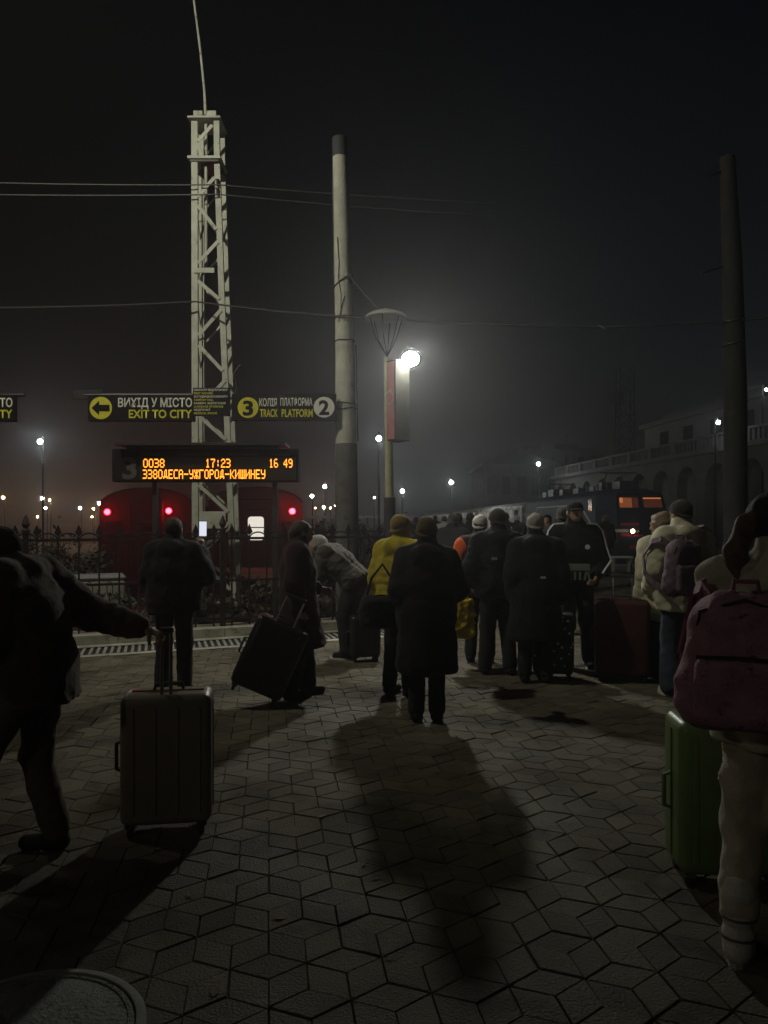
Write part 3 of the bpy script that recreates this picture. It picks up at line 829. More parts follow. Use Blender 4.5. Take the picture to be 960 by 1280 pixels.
SD = 11.55
def sign_board(x0, x1, y0, y1, label, d=SD):
    a = P(x0, y1, d); c = P(x1, y0, d); o = Vector(((a.x + c.x) / 2, d, (a.z + c.z) / 2))
    r_ = thing('hanging_sign', o, label, 'sign')
    b = MB(); b.box((0, .045, 0), (c.x - a.x, .09, c.z - a.z)); b.build('board', SIGNB, r_, False, .008)
    return r_, o
def exit_sign(shift, label, info):
    r_, o = sign_board(110 + shift, 243 + shift, 493.5, 526.5, label)
    b = MB(); q = P(126 + shift, 510, SD - .004) - o; disc(b, q, 14 * SD / FPX); b.build('arrow_disc', SIGNY, r_)
    b = MB(); m = SD / FPX; q.y -= .004
    pts = [(-11.5, 0), (-2, 9), (-2, 4), (11, 4), (11, -4), (-2, -4), (-2, -9)]
    b.add([(q.x + x * m, q.y, q.z + z * m) for x, z in pts], [(6, 5, 2, 1, 0), (5, 4, 3, 2)]); b.build('arrow', SIGNB, r_)
    text('lettering', 'ВИХІД У МІСТО', 147.5 + shift, 240 + shift, 508.5, 497.5, SD - .004, SIGNW, r_, o, .02)
    text('lettering', 'EXIT TO CITY', 161 + shift, 240 + shift, 522.3, 511.8, SD - .004, SIGNY, r_, o, .022)
    b = MB(); q = P(112 + shift, 494, SD + .2) - o; b.box((q.x, .14, q.z), (.45, .06, .14)); b.build('mounting_box', DARKM, r_)
    b = MB(); q0 = P(100 + shift, 494.5, SD) - o; q1 = P(250 + shift, 494.5, SD) - o; b.tube([(q0.x, .13, q0.z + .03), (q1.x, .13, q1.z + .03)], .025, 8); b.build('hanger_bar', DARKM, r_)
    return r_, o
sg, so_ = exit_sign(0, 'black hanging sign with yellow arrow reading EXIT TO CITY on the lattice mast', True)
b = MB(); a = P(241, 520, SD - .03) - so_; c = P(287.5, 484.5, SD - .03) - so_
b.box(((a.x + c.x) / 2, a.y + .02, (a.z + c.z) / 2), (c.x - a.x, .03, c.z - a.z)); b.build('facilities_panel', SIGNB, sg, False, .004)
rows = [('КІМНАТИ ВІДПОЧИНКУ', 284.5, 1), ('REST ROOMS', 266, 0), ('ЗАЛ ПІДВИЩЕНОГО КОМФОРТУ', 284.5, 1), ('COMFORT HALL', 267, 0), ('КАМЕРА ЗБЕРІГАННЯ', 282, 1), ('LUGGAGE STORAGE', 279, 0), ('МЕДПУНКТ', 263, 1), ('MEDICAL ROOM', 271, 0)]
for i, (t_, xe, wh) in enumerate(rows):
    yb = 488.6 + i * 4.15
    text('small_lettering', t_, 242.5, xe, yb, yb - 2.5, SD - .032, SIGNW if wh else SIGNY, sg, so_, .02)

s2, so2 = sign_board(289.5, 420, 492, 525.5, 'black hanging sign reading TRACK PLATFORM between a yellow 3 and a white 2')
b = MB(); disc(b, P(310, 509.5, SD - .004) - so2, 13 * SD / FPX); b.build('number_disc', SIGNY, s2)
b = MB(); disc(b, P(405, 509, SD - .004) - so2, 13 * SD / FPX); b.build('number_disc', SIGNW, s2)
text('numeral', '3', 303.5, 316.5, 518.5, 500.5, SD - .008, SIGNB, s2, so2, .035)
text('numeral', '2', 398.5, 411.5, 518, 500, SD - .008, SIGNB, s2, so2, .035)
text('lettering', 'КОЛІЯ', 324, 346, 507.5, 498, SD - .004, SIGNW, s2, so2, .02)
text('lettering', 'ПЛАТФОРМА', 350.5, 390.5, 507, 497.5, SD - .004, SIGNW, s2, so2, .02)
text('lettering', 'TRACK', 325, 347.5, 521, 511, SD - .004, SIGNY, s2, so2, .02)
text('lettering', 'PLATFORM', 352, 391, 521, 511, SD - .004, SIGNY, s2, so2, .02)
b = MB(); q0 = P(243, 495, SD) - so2; q1 = P(434, 499, SD) - so2; b.tube([(q0.x, .13, q0.z), (q1.x, .2, q1.z)], .022, 8); b.build('hanger_bar', DARKM, s2)
b = MB(); q0 = P(290, 480, SD) - so2; b.tube([q0 + Vector((.02, .1, -.2)), q0 + Vector((.06, .1, .02)), q0 + Vector((0, .1, .16)), q0 + Vector((.1, .1, .30))], .014, 6); b.build('loose_cable', DARKM, s2)
s3, so3 = exit_sign(-224.5, 'black hanging sign cut by the left picture edge with letters TO above TY', False)
b = MB(); q = P(-90, 510, SD) - so3; b.tube([(q.x, .3, -so3.z), (q.x, .3, .9)], .06, 10); b.build('sign_post', GREYPOLE, s3, True)

# ------------------------------------------------------------------ LED departure board
LD = 11.2
a = P(140, 602, LD); c = P(373, 561, LD); lo_ = Vector(((a.x + c.x) / 2, LD, (a.z + c.z) / 2))
lb = thing('departure_board', lo_, 'lit orange LED departure board on two posts by the fence', 'departure board')
b = MB(); b.box((0, .14, 0), (c.x - a.x, .28, c.z - a.z)); b.build('housing', SIGNB, lb, False, .012)
b = MB(); q = P(253, 556, LD) - lo_; b.box((q.x, .1, q.z), (2.46, .55, .035)); b.box((q.x, .14, q.z - .04), (2.2, .3, .05)); b.build('canopy', DARKM, lb)
for px in (190, 342):
    q = P(px, 600, LD) - lo_; b = MB(); b.box((q.x, .16, (q.z - lo_.z) / 2), (.07, .07, q.z + lo_.z)); b.build('post', DARKM, lb)
text('track_numeral', '3', 153, 171, 598, 571, LD - .006, mat('faded grey letters', (.09, .085, .08), .6), lb, lo_, .03)
FADE = MATS['faded grey letters']
for t_, x0, x1 in (('ПОЇЗД', 178, 200), ('ВІДПРАВЛЕННЯ', 222, 262), ('ЗАПІЗНЕННЯ', 285, 322), ('ЧАС', 340, 362)):
    text('heading', t_, x0, x1, 569.5, 566.5, LD - .006, FADE, lb, lo_, .01)
GL = {'0': '01110 10001 10001 10001 10001 10001 01110', '1': '00100 01100 00100 00100 00100 00100 01110', '2': '01110 10001 00001 00110 01000 10000 11111',
      '3': '11110 00001 00001 01110 00001 00001 11110', '4': '00010 00110 01010 10010 11111 00010 00010', '6': '01110 10000 10000 11110 10001 10001 01110',
      '7': '11111 00001 00010 00100 00100 00100 00100', '8': '01110 10001 10001 01110 10001 10001 01110', '9': '01110 10001 10001 01111 00001 00001 01110',
      ':': '00000 00100 00100 00000 00100 00100 00000', ' ': '00000 ' * 7, '-': '00000 00000 00000 11111 00000 00000 00000',
      'О': '01110 10001 10001 10001 10001 10001 01110', 'Д': '00110 01010 01010 01010 01010 11111 10001', 'Е': '11111 10000 10000 11110 10000 10000 11111',
      'С': '01111 10000 10000 10000 10000 10000 01111', 'А': '01110 10001 10001 11111 10001 10001 10001', 'У': '10001 10001 10001 01111 00001 00001 01110',
      'Ж': '10101 10101 01110 00100 01110 10101 10101', 'Г': '11111 10000 10000 10000 10000 10000 10000', 'Р': '11110 10001 10001 11110 10000 10000 10000',
      'К': '10001 10010 10100 11000 10100 10010 10001', 'И': '10001 10001 10011 10101 11001 10001 10001', 'Ш': '10101 10101 10101 10101 10101 10101 11111',
      'Н': '10001 10001 10001 11111 10001 10001 10001'}
LEDM = emit('led orange', (1.0, .27, .02), 3.8)
b = MB()
def led(s_, x0, x1, y0, y1):
    cw = (x1 - x0) / (len(s_) * 6 - 1); rh = (y1 - y0) / 7
    for k, ch in enumerate(s_):
        for r_, row in enumerate(GL[ch].split()):
            for q_, v in enumerate(row):
                if v == '1':
                    xa = x0 + (k * 6 + q_) * cw; ya = y0 + r_ * rh
                    A1 = P(xa + cw * .06, ya + rh * .94, LD - .006) - lo_; B1 = P(xa + cw * .96, ya + rh * .06, LD - .006) - lo_
                    b.add([(A1.x, A1.y, A1.z), (B1.x, A1.y, A1.z), (B1.x, A1.y, B1.z), (A1.x, A1.y, B1.z)], [(0, 1, 2, 3)])
led('0038', 179, 205.5, 573.5, 584.5); led('17:23', 257, 288, 573.5, 584.5); led('16 49', 336.5, 365.5, 573.5, 584.5)
led('338ОДЕСА-УЖГОРОД-КИШИНЕУ', 178.5, 331.5, 587, 598.5)
b.build('led_text', LEDM, lb)
b = MB(); A1 = P(175, 600, LD - .003) - lo_; B1 = P(370, 571.5, LD - .003) - lo_
b.box(((A1.x + B1.x) / 2, A1.y + .001, (A1.z + B1.z) / 2), (B1.x - A1.x, .004, B1.z - A1.z)); b.build('led_screen', mat('led screen', (.03, .018, .01), .35), lb)

# ------------------------------------------------------------------ lamp post with floodlight, lantern and sign box
KD = 11.0
lp = thing('lamp_post', (P(486.5, 648, KD).x, KD, 0), 'platform lamp post with lantern cap, sign box and glaring white floodlight', 'lamp post')
LX = lp.location.x
def kp(px, py, dy=0): q = P(px, py, KD); return Vector((q.x - LX, dy, q.z))
b = MB(); b.tube([kp(487, 640), kp(486, 560), kp(484, 448)], [.062, .058, .05], 16); b.build('shaft', LAMPP, lp, True)
b = MB(); b.tube([kp(487, 788), kp(487, 622)], [.09, .082], 16); b.build('black_foot', DARKM, lp, True)
b = MB(); q = kp(482.5, 393); b.lathe([(.30, -.055), (.295, -.03), (.24, .01), (.14, .045), (.03, .06), (.02, .09)], 32, q); b.build('lantern_cap', mat('lantern cap paint', (.30, .30, .24), .5, .15, 8), lp, True)
b = MB()
for i in range(6):
    a_ = i * math.pi / 3 + .3; b.tube([q + Vector((.24 * math.cos(a_), .24 * math.sin(a_), -.05)), q + Vector((.15 * math.cos(a_), .15 * math.sin(a_), -.35)), kp(484, 446)], .008, 6)
b.build('lantern_rib', DARKM, lp, True)
b = MB(); qb = kp(496, 502, -.02); RB = R(38)
PINK = mat('faded red panel', (.38, .13, .13), .6, .15, 6, stain=(.30, .17, .15), sscale=5, stain_lo=.55)
b.box(qb, (.26, .26, 1.14), RB); bx_ = b.build('sign_box', [mat('sign box grey', (.022, .021, .016), .8, .2, 6, spec=.1)], lp, False, .006)
b = MB(); nrm = Vector((math.sin(RB) * -1, -math.cos(RB), 0)); nrm = Matrix.Rotation(RB, 3, 'Z') @ Vector((-1, 0, 0))
tn_ = Matrix.Rotation(RB, 3, 'Z') @ Vector((0, -1, 0))
pc = qb + nrm * .1325
b.add([pc + tn_ * x + Vector((0, 0, z)) for x, z in ((-.11, -.55), (.11, -.55), (.11, .55), (-.11, .55))], [(0, 1, 2, 3)]); b.build('red_panel', PINK, bx_)
b = MB(); pc2 = pc + nrm * .003
for rr, cz, a0, a1 in ((.075, .03, .4, 5.9), (.045, .10, -1.2, 3.0), (.045, .01, 2.0, 6.2)):
    b.tube([pc2 + tn_ * (rr * math.cos(t)) + Vector((0, 0, cz + rr * 1.3 * math.sin(t))) for t in np.linspace(a0, a1, 18)], .007, 5)
b.build('emblem', mat('faded emblem', (.45, .30, .27), .6), bx_)
q = kp(513, 450, -.10)
b = MB(); b.tube([kp(485, 462), kp(498, 461, -.03), kp(511, 459, -.04)], .018, 8); b.build('bracket', DARKM, lp, True)
hd = Matrix.Rotation(R(42), 3, 'X')
b = MB(); b.lathe([(.05, .10), (.12, .08), (.145, 0.0), (.15, -.012)], 24, (0, 0, 0))
b.v = [tuple(q + hd @ (Matrix.Rotation(R(90), 3, 'X') @ Vector((x, y, -z))) * 1.0) for x, y, z in b.v]
fl = b.build('floodlight_head', DARKM, lp, True)
b = MB(); b.lathe([(.002, -.022), (.07, -.02), (.115, -.014), (.128, -.004)], 24)
b.v = [tuple(q + hd @ (Matrix.Rotation(R(90), 3, 'X') @ Vector((x, y, -z)))) for x, y, z in b.v]
# keep the glass in front of the housing
fg = b.build('glass', BULBW, fl, True)

# ------------------------------------------------------------------ overhead cables
def cable(pts, r, m, label, group=None):
    w = MB(); w.tube(pts, r, 6); o = w.build('overhead_cable', m, None, True)
    return tag(o, label, 'cable', group)
def sag(a, c, s_, n=14): return [a.lerp(c, t) + Vector((0, 0, -s_ * 4 * t * (1 - t))) for t in np.linspace(0, 1, n)]
cable(sag(P(-120, 225, 13), P(273, 231, 13.4), .03) + sag(P(273, 231, 13.4), P(620, 254, 17), .03)[1:], .011, WIREL, 'upper of two thin pale wires tied to the lattice mast')
cable(sag(P(-120, 241, 13), P(273, 243, 13.4), .03) + sag(P(273, 243, 13.4), P(620, 270, 17), .03)[1:], .011, WIREL, 'lower of two thin pale wires tied to the lattice mast')
cable(sag(P(-150, 384, 12.4), P(245, 377, 13.3), .05) + sag(P(245, 377, 13.3), P(432, 396, 11.6), .02)[1:] + sag(P(432, 396, 11.6), P(750, 409, 11.6), .02)[1:] + sag(P(750, 409, 11.6), P(916, 401, 11.5), .01)[1:] + [P(1100, 386, 11)], .014, WIRE, 'thick dark cable slung from mast to both concrete poles')
cable(sag(P(440, 348, 11.8), P(474, 387, 11.05), .01), .008, WIRE, 'short slanting stay wire from pale pole to lantern cap')
cable([P(749, 407, 11.6), P(756, 409.5, 11.55), P(757, 412, 11.55)], .03, DARKM, 'small dark cable joint clipped to thick overhead cable')

# ------------------------------------------------------------------ dark pole on the right
QD = 11.6
dpole = thing('tall_pole', (P(919, 648, QD).x, QD, 0), 'tall dark concrete pole with thin side brackets beside the crowd', 'pole')
def qo(px): return (px - 919) / FPX * QD
b = MB(); b.tube([(qo(919), 0, 0), (qo(919.5), 0, pz(500, QD)), (qo(915), 0, pz(330, QD)), (qo(909), 0, pz(197, QD))], [.175, .165, .145, .11], 24); b.build('shaft', GREYPOLE, dpole, True)
for py, x1 in ((222, 882), (342, 876)):
    b = MB(); b.tube([(qo(908), 0, pz(py - 10, QD)), (qo(x1), -.05, pz(py, QD))], .018, 6); b.build('bracket', DARKM, dpole, True)
b = MB()
for py in (402, 430): b.tube([(qo(917) + math.cos(t) * .165, math.sin(t) * .165, pz(py, QD) + .03 * math.cos(t)) for t in np.linspace(0, 6.283, 21)], .012, 5)
b.build('cable_tie', DARKM, dpole)

# ------------------------------------------------------------------ distant lamps
CW = (.90, 1.0, 1.0); WARM = (1.0, .52, .18); NEU = (1.0, .95, .8)
LAMPS = [  # px, py, metres, candela-like intensity, bulb radius, colour, base height, label
    (50, 552, 40, 24, .19, CW, -1.4, 'bright white lamp on a thin pole left of the EXIT TO CITY sign'),
    (53, 623, 75, 12, .26, NEU, -1.4, 'white lamp low over the dark hedge beside an orange one'),
    (62, 625, 82, 14, .17, WARM, -1.4, 'small orange lamp just right of a white lamp over the hedge'),
    (57, 635, 70, 4, .17, NEU, -1.4, 'small white lamp just under the white and orange pair'),
    (4, 622, 70, 14, .18, WARM, -1.4, 'orange lamp at the left picture edge'),
    (100, 635, 80, 7, .24, NEU, -1.4, 'white lamp standing alone left of the dark red train'),
    (124, 629, 85, 10, .28, NEU, -1.4, 'white lamp close to the left corner of the dark red train'),
    (131, 630, 88, 9, .15, WARM, -1.4, 'tiny orange lamp touching the roof corner of the red train'),
    (117, 636, 90, 10, .15, WARM, -1.4, 'upper of two small stacked orange lamps by the train'),
    (115, 646, 90, 6, .14, WARM, -1.4, 'lower of two small stacked orange lamps by the train'),
    (47, 646, 95, 8, .16, WARM, -1.4, 'dim orange lamp right above the dark hedge'),
    (390, 620, 60, 5, .20, NEU, -1.4, 'white lamp next to the roof corner of the train by the pole'),
    (406, 608, 62, 7, .22, NEU, -1.4, 'higher white lamp between train roof and pale concrete pole'),
    (405, 634, 80, 7, .24, NEU, -1.4, 'low white lamp between the train and pale concrete pole'),
    (413, 635, 85, 3, .15, WARM, -1.4, 'small orange lamp beside the low white lamp left of the pole'),
    (420, 632, 85, 2.5, .15, NEU, -1.4, 'tiny white lamp touching the left side of the concrete pole'),
    (394, 635, 90, 1.5, .13, WARM, -1.4, 'faint orange lamp low beside the train'),
    (473.5, 548, 34, 11, .17, CW, 0, 'bright white lamp between concrete pole and sign box'),
    (503, 614, 60, 18, .22, CW, 0, 'white lamp low right of the platform lamp post foot'),
    (468, 622, 55, 1.2, .10, NEU, 0, 'tiny lamp on a thin white pole left of the lamp post'),
    (564, 603, 60, 18, .22, CW, 0, 'white lamp over the middle of the platform crowd'),
    (673, 580, 62, 10, .22, CW, 0, 'white lamp before the two storey end building'),
    (898, 528, 38, 3, .15, CW, 0, 'white lamp on the arcade close to the tall dark pole'),
    (958, 487, 36, 3, .10, CW, 0, 'lamp at the right picture edge high on the station wall'),
]
for px, py, d, I_, r_, col, zb, lab in LAMPS:
    q = P(px, py, d); r_ *= .62
    t_ = thing('street_lamp', (q.x, q.y + .35, zb), lab, 'lamp', 'distant lamps round the tracks')
    hz = q.z - zb
    b = MB(); b.tube([(0, 0, 0), (0, 0, hz + .22), (0, -.18, hz + .30), (0, -.32, hz + r_ + .03)], [.06, .04, .03, .03], 7); b.build('pole', POLEB, t_, True)
    b = MB(); b.sphere((0, -.35, hz), r_, 10, 7)
    b.build('lamp_glass', emit('lamp %.2f %.2f %d' % (r_, I_, int(col[2] * 100)), col, I_ / (math.pi * r_ * r_)), t_, True)

# ------------------------------------------------------------------ trains at the buffers
REDB = mat('dark red coach paint', (.014, .007, .007), .8, .2, 3, stain=(.02, .008, .008), sscale=2, stain_lo=.6, spec=.1)
MAROON = mat('brown coach paint', (.018, .009, .008), .8, .2, 3, stain=(.014, .009, .009), sscale=2, stain_lo=.6, spec=.1)
ROOFG = mat('coach roof', (.10, .095, .09), .6, .2, 3)
GLASSD = mat('dark window glass', (.01, .011, .013), .12, .1, 3)
TAIL = emit('tail lamp red', (1.0, .004, .007), 150)
LITWIN = emit('lit doorway window', (1.0, .93, .80), .85)
def coach(loc, rz, label, paint, lights, lit, win, length=19.0, hw=1.55, dim=True):
    r_ = thing('train_coach', loc, label, 'train', None, rz)
    eav, top, bot = 2.02, 2.62, -.55
    prof = [(-hw, bot), (hw, bot), (hw, eav)] + [(hw * math.cos(t), eav + (top - eav) * math.sin(t)) for t in np.linspace(.25, math.pi - .25, 11)] + [(-hw, eav)]
    n_ = len(prof); b = MB(); b.add([(x, y, z) for y in (0, length) for x, z in prof], [tuple(range(n_)), tuple(range(n_, 2 * n_))[::-1]] + [(i, (i + 1) % n_, n_ + (i + 1) % n_, n_ + i) for i in range(n_)])
    b.build('body', paint, r_)
    rp = [(hw * 1.02 * math.cos(t), eav + .02 + (top - eav) * 1.03 * math.sin(t)) for t in np.linspace(.1, math.pi - .1, 13)]
    b = MB(); k = len(rp); b.add([(x, y, z + .012) for y in (-.03, length) for x, z in rp] , [(i, i + 1, k + i + 1, k + i) for i in range(k - 1)]); b.build('roof', ROOFG, r_, True)
    b = MB(); b.box((0, -.06, .95), (1.15, .12, 2.6)); gw = b.build('gangway_frame', paint, r_, False, .03)
    b = MB(); b.box((0, -.125, .85), (.82, .02, 2.1)); dr = b.build('end_door', paint, r_, False, .02)
    wx, wz, ww, wh = win
    b = MB(); pts = []
    for cx_, cz_, a0 in ((1, 1, 0), (-1, 1, 90), (-1, -1, 180), (1, -1, 270)):
        for t in range(0, 91, 18):
            pts.append((wx + cx_ * (ww / 2 - .1) + .1 * math.cos(R(a0 + t)), wz + cz_ * (wh / 2 - .1) + .1 * math.sin(R(a0 + t))))
    b.add([(x, -.142, z) for x, z in pts], [tuple(range(len(pts)))]); b.build('door_window', LITWIN if lit else GLASSD, dr)
    b = MB(); b.box((wx, -.147, wz + .03), (ww, .01, .035)); b.build('glazing_bar', DARKM, dr)
    for lx, lz in lights:
        b = MB(); b.lathe([(.13, -.02), (.13, .06)], 14); b.v = [(lx + x, -z - .0, lz + y) for x, y, z in b.v]; hh_ = b.build('lamp_socket', DARKM, r_)
        b = MB(); b.sphere((lx, -.10, lz), .095, 12, 8); b.build('tail_lamp', TAIL, hh_, True)
    for sx in (-1, 1):
        b = MB(); b.tube([(sx * .9, 0, -.5), (sx * .9, -.5, -.5)], .07, 10); b.tube([(sx * .9, -.5, -.5), (sx * .9, -.56, -.5)], .24, 16); b.build('buffer', DARKM, r_, True)
        for y in (-.01,): 
            b = MB(); b.box((sx * 1.1, -.012, 1.15), (.5, .02, .7)); b.build('end_window', GLASSD, r_)
        for i in range(8):
            b = MB(); b.box((sx * (hw + .004), 2.4 + i * 2.1, 1.1), (.02, 1.2, .8)); b.build('side_window', GLASSD, r_)
    for y in (3, length - 3):
        b = MB(); b.box((0, y, -.75), (2.2, 2.6, .35))
        for sx in (-1, 1):
            for yy in (-.9, .9): b.tube([(sx * .72, y + yy, -.93), (sx * .86, y + yy, -.93)], .45, 18)
        b.build('bogie', DARKM, r_)
    return r_
TA = R(8)
c1 = P(183, 648, 26.5)
coach((c1.x, c1.y, 0), TA, 'dark red train end with two red tail lamps left of the lattice mast', REDB, [(-1.28, 1.82), (.76, 1.86)], False, (0, 1.45, .5, .6))
c2 = P(320, 648, 25.6)
coach((c2.x, c2.y, 0), TA, 'brown train end with lit door window and one red tail lamp', MAROON, [(1.20, 1.84)], True, (0, 1.27, .52, .78))

# ------------------------------------------------------------------ blue locomotive and its coaches on the right
BLUE = mat('loco blue', (.022, .033, .065), .6, .15, 3, stain=(.02, .025, .04), sscale=2, stain_lo=.6, spec=.2)
LWHITE = mat('loco white stripe', (.62, .64, .62), .5, .1, 4)
LRED = mat('loco red band', (.45, .03, .07), .5, .1, 4)
lc = thing('electric_locomotive', (10.1, 30, 0), 'blue electric locomotive with white stripe and warm lit cab windows', 'locomotive')
ZL = [-.6, .62, 1.90, 2.50, 2.62, 2.80]; FO = [0, 0, .12, .36, .50, 1.2]; HWF = [.98, .98, .97, .92, .84, .5]; HWS = [1.42, 1.42, 1.42, 1.38, 1.30, .9]; LEN = 17.0
b = MB(); vv = []; ff = []
for z, fo, hf_, hs in zip(ZL, FO, HWF, HWS):
    vv += [(-hs, LEN, z), (-hs, 1.5 + fo * .4, z), (-hf_, fo, z), (hf_, fo, z), (hs, 1.5 + fo * .4, z), (hs, LEN, z)]
for i in range(5):
    for j in range(6): ff.append((i * 6 + j, i * 6 + (j + 1) % 6, i * 6 + 6 + (j + 1) % 6, i * 6 + 6 + j))
ff.append((5, 4, 3, 2, 1, 0)); ff.append(tuple(30 + j for j in range(6)))
b.add(vv, ff); b.build('body', BLUE, lc, False, .02)
def fpt(u, z, off=.012):
    fo = np.interp(z, ZL, FO); hf_ = np.interp(z, ZL, HWF); return (u * hf_, fo - off, z)
def fquad(bb, u0, u1, z0, z1, off=.012): bb.add([fpt(u0, z0, off), fpt(u1, z0, off), fpt(u1, z1, off), fpt(u0, z1, off)], [(0, 1, 2, 3)])
CABW = emit('warm cab window', (1.0, .30, .10), .17); CABD = emit('dim cab window', (1.0, .28, .13), .045)
b = MB(); fquad(b, -.95, -.06, 1.94, 2.50, .008); fquad(b, .06, .95, 1.94, 2.50, .008); wf = b.build('window_frame', DARKM, lc)
b = MB(); fquad(b, -.88, -.36, 2.03, 2.42, .016); b.build('windscreen', CABW, wf)
b = MB(); fquad(b, -.33, -.10, 2.03, 2.42, .016); b.build('windscreen', CABD, wf)
b = MB(); fquad(b, .12, .88, 2.03, 2.42, .016); b.build('windscreen', CABD, wf)
b = MB(); fquad(b, .12, .88, 2.37, 2.42, .022); fquad(b, -.88, -.74, 2.22, 2.42, .022); b.build('cab_lamp_strip', emit('cab strip', (1, .3, .1), .5), wf)
b = MB()
for z0, z1, u1 in ((1.33, 1.42, -.12), (.90, 1.03, .02), (.40, .56, -.12)): fquad(b, -.86, u1, z0, z1)
fquad(b, .3, .8, .90, 1.03); b.build('red_band', LRED, lc)
b = MB(); fquad(b, -1, -.50, 1.06, 1.18, .016)
def sp(y, z): return Vector((-1.42 - .012 if y > 1.56 else -.98 - .44 * y / 1.56 - .014, y, z))
pth = [sp(0.0, 1.12), sp(1.55, 1.12), sp(1.6, 1.12), sp(4.0, 2.2), sp(13.5, 2.2), sp(15.0, 1.1)]
for i in range(len(pth) - 1): b.bar(pth[i], pth[i + 1], .11 if i < 3 else .06, .012, (1, .25 if i == 0 else 0, 0))
b.build('white_stripe', LWHITE, lc)
for i in range(5):
    b = MB(); b.box((-1.425, 4.6 + i * 1.9, 1.35), (.02, 1.0, .42)); b.build('side_window', GLASSD, lc)
b = MB(); b.box((-1.41, 2.3, 2.15), (.06, .62, .5)); b.build('cab_side_window', GLASSD, lc)
for u, lit in ((-.40, 1), (-.12, 0), (.55, 0)):
    x, y, z = fpt(u, 1.10, .02); b = MB(); b.lathe([(.13, 0), (.14, .03), (.10, .05)], 16); b.v = [(x + a_, y - c_, z + bb_) for a_, bb_, c_ in b.v]; hh_ = b.build('headlight_ring', DARKM, lc)
    b = MB(); b.sphere((x, y - .03, z), .085, 12, 8); b.build('headlight', emit('headlight', (1, .62, .38), 26) if lit else GLASSD, hh_, True)
b = MB()
for i in range(7): b.box((random.uniform(-.5, .5), 2.5 + i * 2.0, 2.95), (random.uniform(.5, 1.1), random.uniform(.7, 1.4), random.uniform(.25, .5)))
for i in range(9): b.tube([(-.7, 2.2 + i * 1.6, 2.7), (-.7, 2.2 + i * 1.6, 3.1)], .05, 8)
b.build('roof_gear', DARKM, lc)
for y in (3.2, 14.0):
    b = MB(); b.tube([(-.5, y, 2.9), (-.2, y + 1.4, 3.25), (-.5, y - .1, 3.55)], .03, 6); b.tube([(.5, y, 2.9), (.2, y + 1.4, 3.25), (.5, y - .1, 3.55)], .03, 6); b.tube([(-.8, y - .1, 3.56), (.8, y - .1, 3.56)], .03, 6); b.build('pantograph', DARKM, lc)
for y in (3.5, 13.5):
    b = MB(); b.box((0, y, -.8), (2.4, 3.6, .4))
    for sx in (-1, 1):
        for yy in (-1.3, 1.3): b.tube([(sx * .74, y + yy, -.88), (sx * .88, y + yy, -.88)], .5, 18)
    b.build('bogie', DARKM, lc)
for sx in (-1, 1):
    b = MB(); b.tube([(sx * .85, 0, -.45), (sx * .85, -.5, -.45)], .07, 10); b.tube([(sx * .85, -.5, -.45), (sx * .85, -.56, -.45)], .24, 16); b.build('buffer', DARKM, lc, True)
PALE = mat('pale coach paint', (.78, .77, .70), .55, .3, 2, stain=(.12, .12, .11), sscale=1.2, stain_lo=.5)
for i, lab in enumerate(('pale streaked passenger coach coupled behind the blue locomotive', 'second pale coach behind the locomotive', 'third pale coach behind the locomotive', 'fourth pale coach behind the locomotive', 'last pale coach far behind the locomotive')):
    y0 = 48.2 + i * 23.5
    pc_ = thing('passenger_coach', (10.1, y0, 0), lab, 'train coach', 'coaches behind the locomotive')
    prof = [(-1.45, -.6), (1.45, -.6), (1.45, 2.30)] + [(1.45 * math.cos(t), 2.30 + .42 * math.sin(t)) for t in np.linspace(.25, math.pi - .25, 9)] + [(-1.45, 2.30)]
    n_ = len(prof); b = MB(); b.add([(x, y, z) for y in (0, 23) for x, z in prof], [tuple(range(n_)), tuple(range(n_, 2 * n_))[::-1]] + [(k, (k + 1) % n_, n_ + (k + 1) % n_, n_ + k) for k in range(n_)])
    b.build('body', PALE, pc_)
    for k in range(10):
        b = MB(); b.box((-1.455, 2 + k * 2.1, 1.9), (.02, 1.3, .52)); b.build('side_window', emit('lit coach window', (1.0, .95, .80), .16) if (k * 7 + i * 3) % 5 else GLASSD, pc_)
    b = MB(); b.box((-1.46, 11.5, .45), (.02, 23, .12)); b.build('waist_stripe', mat('coach stripe', (.05, .07, .14), .5), pc_)
    b = MB(); b.box((0, 11.5, -.85), (2.3, 19, .45)); b.build('underframe', DARKM, pc_)

